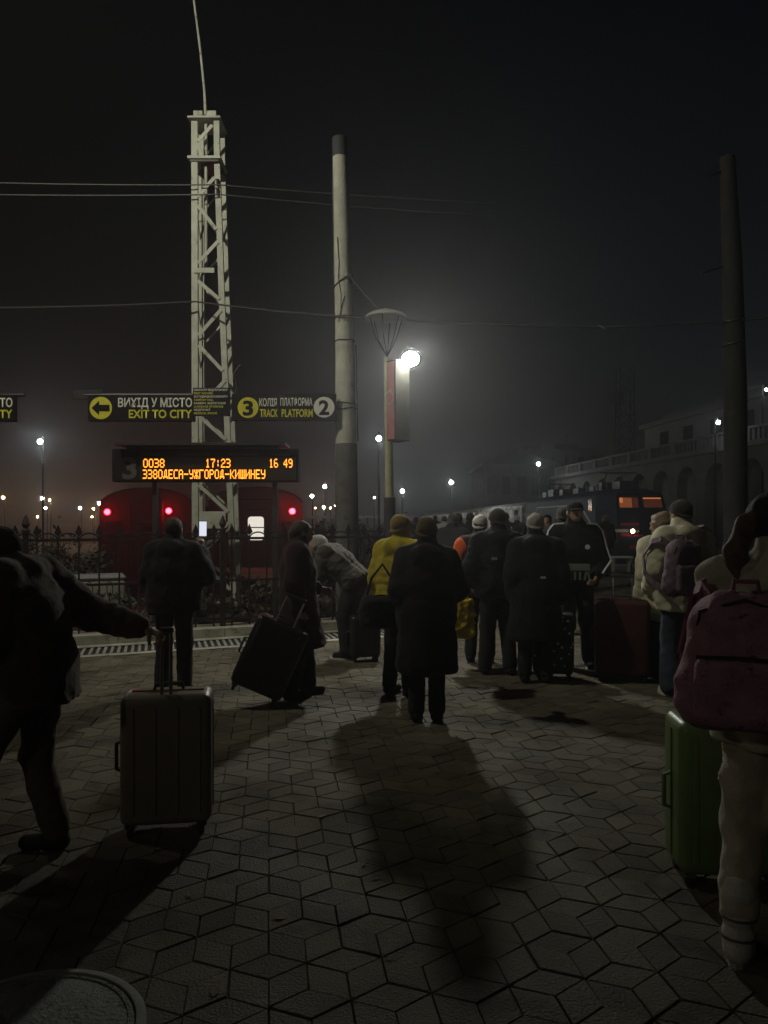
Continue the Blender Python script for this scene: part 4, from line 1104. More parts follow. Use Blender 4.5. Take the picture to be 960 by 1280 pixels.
# ------------------------------------------------------------------ station buildings on the right
STUC = mat('station stucco', (.12, .117, .108), .9, .25, 1.2, .3, 12, stain=(.13, .125, .11), sscale=.8, stain_lo=.55)
STUD = mat('paler stucco', (.20, .19, .17), .9, .25, 1.2)  # paler stucco tone for the gallery and the far block
SLATE = mat('roof sheet', (.07, .07, .07), .7, .25, 1.5)
Aw = Vector((18.6, 22, 0)); Bw = Vector((14.9, 67, 0)); dw = (Bw - Aw).normalized(); nw = Vector((-dw.y, dw.x, 0)); Lw = (Bw - Aw).length
if nw.x > 0: nw = -nw
ar = thing('arcade_building', Aw, 'long station building with a row of dark arches and balustrade', 'building')
def wp(t, o, z): v = dw * t - nw * o; return (v.x, v.y, z)
NB = int(Lw / 3.15); bay = Lw / NB; aw = 2.25; sprg, ztop = 3.35, 5.0
for k in range(NB):
    b = MB(); t0 = k * bay; t1_ = t0 + bay; ca = (t0 + t1_) / 2; r_ = aw / 2
    ang = np.linspace(math.pi, 0, 13); arc = [(ca + r_ * math.cos(q), sprg + r_ * math.sin(q)) for q in ang]
    fr_ = [(t0, 0), (ca - r_, 0)] ; 
    for o, flip in ((0, 0), (.6, 1)):
        b.add([wp(t0, o, 0), wp(ca - r_, o, 0), wp(ca - r_, o, sprg), wp(t0, o, sprg)], [(0, 1, 2, 3)])
        b.add([wp(ca + r_, o, 0), wp(t1_, o, 0), wp(t1_, o, sprg), wp(ca + r_, o, sprg)], [(0, 1, 2, 3)])
        b.add([wp(t0, o, sprg), wp(ca - r_, o, sprg), wp(ca - r_, o, ztop), wp(t0, o, ztop)], [(0, 1, 2, 3)])
        b.add([wp(ca + r_, o, sprg), wp(t1_, o, sprg), wp(t1_, o, ztop), wp(ca + r_, o, ztop)], [(0, 1, 2, 3)])
        for i in range(12): b.add([wp(arc[i][0], o, arc[i][1]), wp(arc[i + 1][0], o, arc[i + 1][1]), wp(arc[i + 1][0], o, ztop), wp(arc[i][0], o, ztop)], [(0, 1, 2, 3)])
    for i in range(12): b.add([wp(arc[i][0], 0, arc[i][1]), wp(arc[i + 1][0], 0, arc[i + 1][1]), wp(arc[i + 1][0], .6, arc[i + 1][1]), wp(arc[i][0], .6, arc[i][1])], [(0, 1, 2, 3)])
    for x in (ca - r_, ca + r_): b.add([wp(x, 0, 0), wp(x, .6, 0), wp(x, .6, sprg), wp(x, 0, sprg)], [(0, 1, 2, 3)])
    b.build('arch', STUC, ar)
RW = math.atan2(dw.y, dw.x)
b = MB(); c_ = wp(Lw / 2, .2, ztop + .12); b.box(c_, (Lw + .4, 1.1, .26), RW); c_ = wp(Lw / 2, .2, ztop + .95); b.box(c_, (Lw, .34, .12), RW); b.build('cornice', STUC, ar)
b = MB()
for i in range(int(Lw / .42)):
    c_ = wp(.2 + i * .42, .2, ztop + .56); b.box(c_, (.17, .17, .68), RW)
for k in range(NB + 1): b.box(wp(k * bay, .2, ztop + .62), (.5, .42, .80), RW)
b.build('balustrade', STUC, ar)
b = MB(); b.box(wp(Lw / 2, 4.0, 2.4), (Lw, .3, 4.8), RW); b.build('rear_wall', STUD, ar)
b = MB(); b.box(wp(Lw / 2, 2.1, ztop - .15), (Lw, 3.6, .24), RW); b.build('gallery_ceiling', STUD, ar)
b = MB(); b.box(wp(Lw / 2 - 4, 9.2, 4.2), (Lw - 10, 10, 8.4), RW); b.build('upper_hall', STUC, ar)
b = MB(); b.box(wp(Lw / 2 - 4, 9.2, 8.5), (Lw - 9.4, 10.7, .3), RW); b.build('upper_cornice', STUC, ar)
b = MB(); b.box(wp(Lw / 2 - 4, 9.4, 8.95), (Lw - 12, 8.5, .7), RW); b.build('roof', SLATE, ar)
for k in range(9):
    b = MB(); b.box(wp(4 + k * 3.6, 4.19, 6.9), (1.3, .08, 1.8), RW); b.build('upper_window', GLASSD, ar)

pv = thing('end_pavilion', (16.6, 95, 0), 'two storey station pavilion with tall windows and a low hipped roof', 'building')
b = MB(); b.box((0, 4, 3.9), (9.2, 12, 7.8)); b.build('wall', STUC, pv)
b = MB(); b.box((0, 4, 7.95), (10, 12.8, .4)); b.build('cornice', STUC, pv)
b = MB(); b.add([(-5, -2.4, 8.15), (5, -2.4, 8.15), (5, 10.4, 8.15), (-5, 10.4, 8.15), (-2, 2, 9.7), (2, 2, 9.7), (2, 6, 9.7), (-2, 6, 9.7)], [(0, 1, 5, 4), (1, 2, 6, 5), (2, 3, 7, 6), (3, 0, 4, 7), (4, 5, 6, 7)]); b.build('roof', SLATE, pv)
for zf in (2.2, 5.6):
    for k in range(5):
        b = MB(); b.box((-3.6 + k * 1.8, -2.02, zf), (.95, .1, 2.1)); w_ = b.build('window', GLASSD, pv)
        b = MB(); b.box((-3.6 + k * 1.8, -2.08, zf + 1.2), (1.3, .16, .16)); b.build('window_hood', STUC, w_)
bld = thing('apartment_block', (27, 122, 0), 'dim flat roofed block with rooftop huts beyond the station', 'building')
b = MB(); b.box((0, 0, 6), (13, 10, 12)); b.build('wall', STUD, bld)
b = MB(); b.box((-3.5, 0, 12.4), (2.4, 3, 1.2)); b.box((2, 0, 12.6), (3.2, 3, 1.6)); b.tube([(2, 0, 13), (2, 0, 15)], .06, 6); b.build('roof_hut', SLATE, bld)
b = MB(); b.box((0, 0, 12.02), (13.6, 10.6, .3)); b.build('cornice', STUD, bld)
for zf in (7.2, 10.2):
    for k in range(6):
        b = MB(); b.box((-5 + k * 2, -5.02, zf), (.9, .08, 1.5)); b.build('window', GLASSD, bld)

TWX = P(781, 460, 80)
tw = thing('radio_tower', (TWX.x, 80, 0), 'thin dark lattice radio tower with a round dish behind the locomotive', 'tower')
b = MB(); hz = P(781, 460, 80).z
cs = [(-.85, -.85), (.85, -.85), (.85, .85), (-.85, .85)]
for x, y in cs: b.tube([(x * 1.05, y * 1.05, 0), (x * .8, y * .8, hz)], .07, 6)
b.build('leg', DARKM, tw)
b = MB()
for i in range(14):
    z0 = hz * i / 14; z1 = hz * (i + 1) / 14; s0 = 1.05 - .25 * i / 14; s1 = 1.05 - .25 * (i + 1) / 14
    for k in range(4):
        x0, y0 = cs[k]; x1, y1 = cs[(k + 1) % 4]
        b.tube([(x0 * s0, y0 * s0, z0), (x1 * s1, y1 * s1, z1)], .035, 5); b.tube([(x0 * s1, y0 * s1, z1), (x1 * s1, y1 * s1, z1)], .035, 5)
b.build('bracing', DARKM, tw)
b = MB(); b.lathe([(.75, 0), (.8, .2), (.5, .45)], 18); qd = P(765, 498, 80); b.v = [(qd.x - TWX.x + x, -1.2 - z, qd.z + y) for x, y, z in b.v]; b.build('dish', DARKM, tw, True)
b = MB(); b.tube([(-.8, -.8, qd.z), (qd.x - TWX.x, -1.2, qd.z)], .06, 6); b.build('dish_arm', DARKM, tw)

# ------------------------------------------------------------------ planting behind the fence
LEAF = mat('dull leaves', (.045, .05, .03), .7, .4, 8)
TWIG = mat('twigs', (.05, .035, .025), .9, .3, 10)
def shrub(loc, w, d, h, n, label, group=None, ls=.045, stems=9):
    r_ = thing('shrub', loc, label, 'shrub', group)
    b = MB()
    for i in range(stems):
        a = random.uniform(0, 6.28); rr = random.random() ** .5
        tip = Vector((math.cos(a) * w / 2 * rr, math.sin(a) * d / 2 * rr, h * random.uniform(.7, 1.0)))
        b.tube([(tip.x * .15, tip.y * .15, 0), (tip.x * .6 + random.uniform(-.05, .05), tip.y * .6, tip.z * .55), tip], [.012, .008, .004], 5)
    b.build('stem', TWIG, r_)
    b = MB(); cl = [(random.uniform(-.5, .5) * w, random.uniform(-.5, .5) * d, h * random.uniform(.25, .9), random.uniform(.1, .24) * min(w, h)) for _ in range(14)]
    for i in range(n):
        cx_, cy_, cz_, cr_ = random.choice(cl)
        c = Vector((cx_ + random.gauss(0, cr_ * .6), cy_ + random.gauss(0, cr_ * .6), max(.03, cz_ + random.gauss(0, cr_ * .6))))
        u = Vector((random.gauss(0, 1), random.gauss(0, 1), random.gauss(0, .6))).normalized(); v = u.orthogonal().normalized(); s_ = ls * random.uniform(.6, 1.4)
        b.add([c - u * s_, c + v * s_ * .45, c + u * s_, c - v * s_ * .45], [(0, 1, 2, 3)])
    b.build('foliage', LEAF, r_)
    return r_
SH = [(-6.6, 1.9, 'low leafy shrub at the far left end of the iron fence'), (-4.9, 1.9, 'leafy shrub behind the fence left of the man photographing'), (-3.2, 1.85, 'low shrub behind the fence under the departure board'), (-2.1, 1.9, 'low shrub behind the fence in front of the lattice mast'), (-1.0, 1.9, 'leafy shrub behind the fence left of the stooping person'), (-.2, 1.85, 'low shrub behind the fence at the foot of the pale pole')]
for s_, n_, lab in SH: shrub(FW(s_, n_, .04), 1.3, .7, random.uniform(.45, .7), 620, lab, 'shrubs in the bed behind the fence', .04)
HD = [(-6.6, 15.0, 2.0, 1.35, 'dark dense hedge bush behind the dragged arm at left'), (-8.3, 14.4, 2.2, 1.45, 'dark dense hedge bush at the left picture edge'), (-1.15, 17.5, 1.6, 1.5, 'dark bush between train end and pale pole'), (.2, 19, 1.8, 1.45, 'dark bush behind the foot of the lamp post')]
for x, y, w, h, lab in HD: shrub((x, y, -.012 if x > -2 else -1.4), w, 1.2, h if x > -2 else h + 1.4, 2600, lab, 'dark bushes by the tracks', .06, 14)
# pale concrete block with snow on top behind the fence
cb = thing('concrete_barrier', (P(113, 690, 14.5).x, 14.9, -1.4), 'pale snow topped concrete barrier behind the fence at left', 'barrier', None, RZF)
b = MB(); b.box((0, 0, 1.2), (.95, .5, 1.2)); b.build('block', CONC, cb, False, .03)
b = MB(); b.box((0, 0, 1.86), (1.0, .55, .12)); b.build('snow_cap', mat('old snow', (.34, .35, .36), .8, .1, 6, .4, 20), cb, False, .05)
b = MB(); b.box((0, 0, .3), (.8, .4, .6)); b.build('footing', CONC, cb)
cn = thing('platform_canopy', (P(430, 648, 60).x, 60, -1.4), 'long low pale platform canopy far behind the pale pole', 'canopy')
b = MB(); b.box((0, 0, 3.1), (11, 3, .22)); b.build('roof', mat('canopy roof', (.55, .54, .5), .6), cn)
for x in (-5, -1.6, 1.8, 5):
    b = MB(); b.tube([(x, 0, 0), (x, 0, 3.05)], .09, 8); b.build('post', GREYPOLE, cn)

# ------------------------------------------------------------------ night haze
b = MB(); b.box((0, 185, 16.5), (590, 480, 40)); hz_ = b.build('haze', mat('none', (.5, .5, .5)))
hm = bpy.data.materials.new('haze'); hm.use_nodes = True; hn = hm.node_tree.nodes; hn.clear()
ho = hn.new('ShaderNodeOutputMaterial'); hv = hn.new('ShaderNodeVolumePrincipled')
hv.inputs['Color'].default_value = (.86, .86, .90, 1); hv.inputs['Density'].default_value = HAZE_DENSITY; hv.inputs['Anisotropy'].default_value = 0.74
hm.node_tree.links.new(hv.outputs[0], ho.inputs['Volume'])
hz_.data.materials.clear(); hz_.data.materials.append(hm); tag(hz_, kind='stuff')
# ------------------------------------------------------------------ fabrics
BLACK = cloth('black', (.012, .012, .013), .12)
BLACK2 = cloth('soft black', (.018, .017, .017), .2)
BROWN = cloth('dark brown', (.06, .042, .028), .5)
PLUM = cloth('dark plum', (.03, .010, .014), .25)
GREYJ = cloth('grey quilt', (.075, .066, .058), .25)
YEL = cloth('yellow', (.50, .38, .025), .3)
CREAM = cloth('cream', (.56, .52, .38), .25)
PALEW = cloth('white jacket', (.62, .61, .56), .2)
BEIGE = cloth('beige trousers', (.55, .47, .36), .2)
JEANS = cloth('dark jeans', (.035, .045, .065), .15)
DKPANT = cloth('charcoal trousers', (.02, .02, .022), .1)
BRPANT = cloth('brown trousers', (.11, .085, .06), .2)
ORANGE = cloth('orange', (.75, .13, .03), .2)
PINKC = cloth('pink sleeve', (.42, .09, .14), .2)
OLIVE = cloth('olive knit', (.13, .10, .05), .6, .95, .6, 120)
TAN = cloth('tan knit', (.30, .21, .06), .6, .95, .6, 120)
GREYK = cloth('grey knit', (.34, .33, .30), .5, .95, .6, 120)
DKNIT = cloth('dark knit', (.05, .04, .03), .5, .95, .6, 120)
HAIRB = mat('brown hair', (.07, .04, .022), .75, .4, 40, .3, 200, sheen=.3)
HAIRD = mat('dark hair', (.018, .013, .010), .75, .4, 40, .3, 200, sheen=.2)
HAIRL = mat('light brown hair', (.20, .13, .07), .5, .4, 40, .3, 200, sheen=.3)
PURPLE = mat('mauve canvas', (.13, .08, .11), .75, .25, 12, .4, 80)
PURPL2 = mat('mauve canvas pocket', (.17, .11, .14), .7, .25, 12, .4, 80)
PINKB = mat('pink patterned canvas', (.44, .21, .27), .75, .22, 10, .4, 80, stain=(.07, .02, .04), sscale=26, stain_lo=.57)
PINKD = mat('pink strap', (.30, .08, .15), .7, .2, 12, .4, 80)
GREENC = mat('green shell', (.16, .23, .075), .38, .12, 6, .1, 60, spec=.5)
TAUPE = mat('taupe shell', (.23, .19, .13), .42, .12, 6, .1, 60)
BLKC = mat('black shell', (.014, .014, .015), .35, .2, 8, .1, 60)
MAROONC = mat('maroon canvas case', (.06, .012, .010), .75, .25, 10, .4, 90)
CREAMB = mat('cream leather', (.70, .66, .56), .55, .15, 10, .3, 60)
WHITEP = mat('reflective white', (.75, .75, .73), .5, .05, 10)
SOLEW = mat('white sole', (.5, .5, .47), .6, .15, 10)
YBAG = mat('yellow plastic bag', (.62, .46, .02), .35, .25, 8, .5, 30, sheen=.1)
DOTM = mat('dotted fabric', (.013, .013, .015), .6, .2, 10)
N = DOTM.node_tree.nodes; L = DOTM.node_tree.links
vo = N.new('ShaderNodeTexVoronoi'); vo.inputs['Scale'].default_value = 16; tcn = N.new('ShaderNodeTexCoord'); L.new(tcn.outputs['Object'], vo.inputs['Vector'])
ltn = N.new('ShaderNodeMath'); ltn.operation = 'LESS_THAN'; ltn.inputs[1].default_value = .22; L.new(vo.outputs['Distance'], ltn.inputs[0])
mxn = N.new('ShaderNodeMix'); mxn.data_type = 'RGBA'; L.new(ltn.outputs[0], mxn.inputs[0]); L.new(N['Principled BSDF'].inputs['Base Color'].links[0].from_socket, mxn.inputs[6]); mxn.inputs[7].default_value = (.6, .6, .6, 1); L.new(mxn.outputs[2], N['Principled BSDF'].inputs['Base Color'])

CROWD = 'people waiting on the platform'
NR = .017

# ---- the stooping figure dragging a case, at the left edge
p, J = person('person in brown furry coat at left edge leaning forward and dragging a taupe suitcase', -1.62, 3.6, R(90), 1.66,
    dict(chest=(0, .06, 1.23), neck=(0, .13, 1.43), head=(0, .235, 1.525), shR=(.185, .07, 1.405), elR=(.255, -.165, 1.19), wrR=(.27, -.435, 1.11),
         shL=(-.185, .10, 1.40), elL=(-.25, .12, 1.12), wrL=(-.24, .28, .93), hdR=(0.03, -.9, -.35),
         hipL=(-.09, .02, .92), knL=(-.10, .24, .52), anL=(-.11, .30, .095), hipR=(.09, 0, .92), knR=(.10, .06, .50), anR=(.11, -.04, .095)),
    CROWD, dict(mat=BROWN, e=.043, puff=5, hem=.80, flare=.0, fold=.007, freq=1.6, hood=True), dict(mat=BRPANT, e=.026, flare=.012, fold=.010), None, dict(type='beanie', mat=DKNIT),
    None, 0, -.55, (.5, 1.5), {'R': np.array([0, -.3, -1.0])}, NR)
suitcase('taupe hard shell suitcase dragged by the furry coated person at left', (-1.115, 3.97, 0), R(9), .45, .25, .655, TAUPE, .325, ribs=4, hs=.05)

# ---- man photographing the board
p, J = person('man in black seen from behind holding up a phone to photograph the board', -1.93, 7.05, R(-4), 1.60,
    dict(elR=(.31, .02, 1.18), wrR=(.20, .26, 1.42), hdR=(-.05, .25, .9), elL=(-.27, .05, 1.15), wrL=(-.12, .24, 1.20), hipL=(-.09, 0, .92)),
    CROWD, dict(mat=BLACK, e=.055, hem=.80, flare=.02, fold=.008, hood=True), dict(mat=DKPANT, e=.025), None, None, dict(mat=HAIRD), R(-6), .05, (.6, .9), {'R': np.array([-1, .6, 0])}, NR)
ph = thing('mobile_phone', (-1.735, 7.36, 1.50), 'phone with a bright white screen held up by the man in black', 'phone')
ph.rotation_euler = (R(-6), 0, R(8))
b = MB(); b.box((0, 0, 0), (.074, .009, .152)); b.build('case', BLKC, ph, False, .003)
b = MB(); b.add([(-.034, -.0055, -.070), (.034, -.0055, -.070), (.034, -.0055, .070), (-.034, -.0055, .070)], [(0, 1, 2, 3)]); b.build('screen', emit('phone screen', (.82, .86, 1.0), .9), ph)

# ---- person in a long plum coat with a tilted case
p, J = person('person in a long dark plum coat facing right with a tilted black suitcase', -.775, 6.9, R(-78), 1.59,
    dict(head=(0, .05, 1.625), wrR=(.27, .0, .92), elR=(.26, -.06, 1.14), wrL=(-.2, .22, 1.05), elL=(-.24, 0, 1.12), anL=(-.10, .10, .095), knL=(-.10, .08, .51), anR=(.10, -.10, .095)),
    CROWD, dict(mat=PLUM, e=.05, hem=.50, long=True, flare=.04, fold=.008), dict(mat=DKPANT, e=.03, flare=.03), None, None,
    dict(mat=HAIRB, locks=[((0, -.08, 0), (0, -.10, -.16), .07, .05)]), 0, -.12, (.6, .7), None, NR)
suitcase('black hard shell suitcase tilted towards the person in the plum coat', (-1.12, 6.55, .09), R(6), .46, .27, .62, BLKC, .24, tilt=R(24), ribs=5)

# ---- stooping person in a grey quilted jacket
p, J = person('person in a pale grey quilted jacket and hat stooping by the fence', -.40, 8.8, R(75), 1.70,
    dict(pel=(0, -.10, .90), chest=(0, .12, 1.12), neck=(0, .28, 1.26), head=(0, .41, 1.325), shL=(-.18, .24, 1.25), elL=(-.23, .30, .98), wrL=(-.15, .42, .80),
         shR=(.18, .24, 1.25), elR=(.23, .28, .98), wrR=(.15, .40, .80), hipL=(-.09, -.08, .90), hipR=(.09, -.08, .90), knL=(-.11, .03, .50), knR=(.11, .05, .50)),
    CROWD, dict(mat=GREYJ, e=.05, puff=5, hemcut=True, tilted=-.03, hem=.6, flare=.01, hood=True, fold=.01, freq=1.5), dict(mat=DKPANT, e=.035, flare=.02), dict(mat=BLACK, sole=SOLEW),
    dict(type='beanie', mat=GREYK), None, 0, -.6, (.8, .8), None, NR)
suitcase('small black upright cabin case under the stooping person', (-.22, 8.62, 0), R(14), .34, .22, .46, BLKC, 0, ribs=4)

# ---- yellow coat and its bag
p, J = person('person in bright yellow jacket and tan knit hat partly behind the long black coat', .145, 6.95, R(-35), 1.62,
    dict(elL=(-.26, -.02, 1.13), wrL=(-.25, .10, .92), elR=(.25, 0, 1.14), wrR=(.12, .24, 1.12), head=(0, .03, 1.63)),
    CROWD, dict(mat=YEL, e=.05, hem=.93, puff=4, hood=True, fold=.009), dict(mat=DKPANT, e=.022), None, dict(type='beanie', mat=TAN), None, R(-15), -.1, (.9, .8), None, NR)
bg_ = thing('shoulder_bag', (-.03, 6.78, .775), 'black slouchy shoulder bag hanging beside the yellow jacket', 'bag', None, R(12))
sd_mesh('bag_body', [(lambda p: rbx(p, (0, 0, 0), (.19, .10, .15), .085) - .012 * fold(p, 1.2, 1), (-.28, -.2, -.24), (.28, .2, .24), .012)], BLACK2, bg_)
b = MB(); b.tube([(-.13, 0, .13), (-.08, 0, .30), (.02, .02, .42), (.10, .02, .30), (.13, 0, .13)], .012, 8); b.build('strap', BLACK2, bg_, True)
b = MB(); b.tube([(-.15, -.02, .138), (0, -.02, .15), (.15, -.02, .138)], .006, 6); b.build('zip', DARKM, bg_, True)

# ---- the woman in the middle
p, J = person('woman in a long black coat and olive knit hat standing back turned in the middle', .335, 6.05, R(-8), 1.59,
    dict(elR=(.275, -.03, 1.15), wrR=(.245, .20, 1.215), hdR=(.05, .95, .15), elL=(-.245, -.03, 1.14), wrL=(-.20, .14, .98), anL=(-.085, -.02, .095), anR=(.09, .0, .095), knL=(-.09, .02, .51), knR=(.09, .02, .51)),
    CROWD, dict(mat=BLACK2, e=.042, hem=.42, long=True, flare=.02, fold=.007, hood=True), dict(mat=DKPANT, e=.022), None, dict(type='beanie', mat=OLIVE), None, R(-4), -.05, (.6, .5), {'R': np.array([-.3, .1, -1])}, .016)
GLV = cloth('grey glove', (.30, .29, .25), .3)
def gl(p_): return cone(p_, J['wrR'] - np.array([0, .02, 0]), J['wrR'] + np.array([.01, .10, .012]), .040, .036)
l_, h_ = bounds([J['wrR'], J['wrR'] + np.array([0, .1, 0])], .08); sd_mesh('glove', [(gl, l_, h_, .009)], GLV, p)

# ---- the pair behind, with the yellow carrier bag
p, J = person('short person in white hat and dark jacket with an orange and pink sleeve', 1.07, 8.55, R(-10), 1.62,
    dict(elL=(-.27, -.03, 1.13), wrL=(-.29, .03, .90)), CROWD, dict(mat=PLUM, e=.05, hem=.80, puff=4), dict(mat=DKPANT, e=.022), None, dict(type='beanie', mat=PALEW), dict(mat=HAIRB), 0, 0, (1.2, .5), None, .02)
def slv(p_): return smin(cone(p_, J['shL'] + np.array([-.012, -.01, -.02]), J['elL'], .108, .10), cone(p_, J['elL'], J['wrL'] + (J['elL'] - J['wrL']) * .5, .10, .09), .03)
l_, h_ = bounds([J['shL'], J['elL'], J['wrL']], .14)
sd_mesh('orange_sleeve', [(lambda q: smax(slv(q), J['elL'][2] - q[:, 2], .01), l_, h_, .016)], ORANGE, p)
sd_mesh('pink_cuff', [(lambda q: smax(slv(q) + .004, q[:, 2] - J['elL'][2], .01), l_, h_, .016)], PINKC, p)
yb = thing('carrier_bag', (.80, 8.0, .56), 'crumpled yellow plastic carrier bag hanging beside the long black coat', 'bag', None, R(10))
sd_mesh('bag_body', [(lambda q: rbx(q * np.array([1.0 , 1, 1], np.float32), (0, 0, 0), (.15 , .075, .22), .06) + .06 * np.clip(q[:, 2] - .05, 0, 1) - .018 * fold(q, 1.5, 2), (-.26, -.2, -.32), (.26, .2, .30), .012)], YBAG, yb)
b = MB(); b.tube([(-.07, .01, .17), (-.05, .02, .28), (0, .03, .35)], [.03, .018, .012], 8); b.tube([(.07, .01, .17), (.05, .02, .28), (0, .03, .35)], [.03, .018, .012], 8); b.build('handle', YBAG, yb, True)

p, J = person('tall broad man in a black hooded jacket and brown knit hat seen from behind', 1.17, 7.9, R(6), 1.68,
    dict(elL=(-.29, -.03, 1.15), wrL=(-.25, .12, .96), elR=(.29, -.03, 1.15), wrR=(.25, .12, .96), shL=(-.20, -.01, 1.42), shR=(.20, -.01, 1.42), anL=(-.14, .0, .095), anR=(.12, -.06, .095)),
    CROWD, dict(mat=BLACK, e=.055, hem=.82, hood=True, fold=.012, puff=5, flare=-.005), dict(mat=DKPANT, e=.03, flare=.01), None, dict(type='beanie', mat=DKNIT), None, R(10), 0, (.8, .8), None, NR)
b = MB(); b.box((-.10, -.262, 1.20), (.055, .006, .028)); b.build('reflective_label', WHITEP, p)
for sx in (-1, 1):
    b = MB(); b.tube([(sx * .115, -.10, 1.51), (sx * .135, -.04, 1.47), (sx * .125, .02, 1.42)], .007, 6); b.build('hood_piping', WHITEP, p, True)
p, J = person('person in long black coat and pale grey knit hat next to the broad man', 1.48, 7.5, R(-6), 1.63,
    dict(elR=(.26, -.05, 1.13), wrR=(.27, -.02, .87)), CROWD, dict(mat=BLACK, e=.05, hem=.45, long=True, flare=.03, fold=.007, hood=True), dict(mat=DKPANT, e=.025), None, dict(type='beanie', mat=GREYK), None, 0, 0, (.6, 1.2), None, NR)
b = MB(); b.box((.05, -.225, 1.04), (.05, .006, .02)); b.build('reflective_label', WHITEP, p)
suitcase('black trolley case sprinkled with pale dots beside the long black coat', (1.70, 7.72, 0), R(-12), .40, .26, .60, DOTM, .36, ribs=0)

# ---- man in the striped tracksuit top
p, J = person('man in a black tracksuit top with white sleeve stripes and cap facing the camera', 2.05, 8.25, R(172), 1.78,
    dict(elL=(-.28, -.04, 1.14), wrL=(-.20, .15, .98), elR=(.28, -.04, 1.14), wrR=(.20, .15, .98), anL=(-.15, .02, .095), anR=(.15, -.04, .095), knL=(-.12, .03, .51), knR=(.12, .03, .51)),
    CROWD, dict(mat=BLACK, e=.045, hem=.86, fold=.007), dict(mat=DKPANT, e=.03, flare=.015), dict(mat=BLACK, sole=SOLEW), dict(type='cap', mat=BLACK), dict(mat=HAIRD), R(8), 0, (.8, .8), None, NR)
def band(sd, o):
    a = J['sh' + sd]; e_ = J['el' + sd]; w = J['wr' + sd]; sx = -1 if sd == 'L' else 1
    off = np.array([sx * .092, .05 + o, .03]); off2 = np.array([sx * .088, .055 + o, 0]); off3 = np.array([sx * .055, .06 + o, .035])
    return [tuple(a + np.array([-sx * .07, .01 + o, .105])), tuple(a + np.array([sx * .04, .035 + o, .095])), tuple(a + off), tuple((a + e_) / 2 + off2), tuple(e_ + off2), tuple(w + off3)]
for sd in 'LR':
    b = MB()
    for o in (0, .028): b.tube(band(sd, o), .008, 6)
    b.build('sleeve_stripe', WHITEP, p, True)
GPR = mat('grey print', (.22, .22, .21), .8)
b = MB(); b.box((.0, .210, 1.09), (.26, .012, .07))
for i, (x, t) in enumerate(((-.12, .25), (-.085, -.25), (-.03, 0), (.02, 0), (.07, .25), (.11, -.25))): b.bar((x - t * .04, .214, .955), (x + t * .04, .218, 1.04), .022, .012, (0, 1, 0))
b.build('hem_print', GPR, p)
b = MB(); b.lathe([(.026, -.004), (.026, .004)], 14); b.v = [(x + -.11, .188 + z, 1.30 + y) for x, y, z in b.v]; b.build('chest_badge', WHITEP, p)
suitcase('big dark maroon canvas suitcase with raised handle standing on its own', (2.36, 7.62, 0), R(-16), .52, .32, .74, MAROONC, .24, ribs=0)

# ---- cream jacket with mauve backpack, and the person in front of them
p, J = person('person in a cream quilted jacket and jeans wearing a mauve backpack', 2.70, 6.95, R(14), 1.75,
    dict(elL=(-.27, .0, 1.14), wrL=(-.22, .16, .95), elR=(.27, 0, 1.14), wrR=(.22, .16, .95), head=(.0, .035, 1.635)), CROWD, dict(mat=CREAM, e=.065, hem=.78, puff=5, hood=True, flare=.0, fold=.010), dict(mat=JEANS, e=.035, flare=.045, fold=.008), dict(mat=CREAMB, sole=SOLEW), dict(type='beanie', mat=DKNIT), dict(mat=HAIRD), R(8), 0, (.7, .7), None, NR)
backpack('mauve canvas backpack worn over the cream quilted jacket', (2.58, 6.62, 1.17), R(14), .35, .19, .50, PURPLE, PURPL2)
person('person with fluffy light brown hair in a pale coat hidden behind the mauve backpack wearer', 2.80, 7.75, R(20), 1.63, None, CROWD, dict(mat=CREAM, e=.055, hem=.62, puff=4), dict(mat=DKPANT, e=.025), None, dict(type='fur', mat=HAIRL),
       None, R(25), 0, (.6, .6), None, .022)

# ---- girl at the right edge
p, J = person('girl at right edge with a brown ponytail and beige trousers facing away', 1.40, 2.72, R(-32), 1.70,
    dict(elL=(-.235, .02, 1.13), wrL=(-.17, .22, 1.00), elR=(.26, .02, 1.13), wrR=(.2, .22, 1.0), anL=(-.135, -.02, .095), anR=(.10, .06, .095), knL=(-.12, .03, .51), head=(0, .03, 1.625)),
    CROWD, dict(mat=CREAM, e=.038, hem=.84, fold=.009, puff=0, hood=False), dict(mat=BEIGE, e=.024, flare=.014, fold=.013, freq=.9, end=.74), dict(mat=CREAMB, boot=.17, sole=SOLEW), None,
    dict(mat=HAIRD), R(-48), 0, (.7, .7), None, .015)
RH = rotz(R(-48)); hs_ = 1.70 / 1.755; hc = J['head']
TL = [hc + RH @ np.array(q_) * hs_ for q_ in ((0, -.075, .03), (-.008, -.125, .01), (-.015, -.168, -.09), (-.018, -.165, -.21), (-.016, -.145, -.34))]
def tailf(q):
    d = cone(q, TL[0], TL[1], .030, .032)
    for i_, (r0, r1) in enumerate(((.032, .037), (.037, .034), (.034, .010))): d = smin(d, cone(q, TL[i_ + 1], TL[i_ + 2], r0, r1), .03)
    return d - .006 * np.sin(95 * q[:, 0] + 60 * q[:, 1] + 6 * np.sin(9 * q[:, 2])) * .6
l_, h_ = bounds(TL, .09); sd_mesh('ponytail', [(tailf, l_, h_, .0075)], mat('ponytail hair', (.11, .062, .034), .65, .4, 40, .3, 200, sheen=.4), p)
b = MB()
for sd in 'LR':
    a_ = J['an' + sd]
    for z in (.10, .17): b.tube([(a_[0] + math.cos(t) * .0605, a_[1] + math.sin(t) * .0605, z) for t in np.linspace(0, 6.283, 17)], .005, 6)
b.build('boot_strap', mat('grey strap', (.12, .11, .10), .6), p)
backpack('big pink patterned backpack on the back of the ponytailed girl', (1.165, 2.475, 1.135), R(-26), .40, .22, .46, PINKB, PINKB, res=.010)
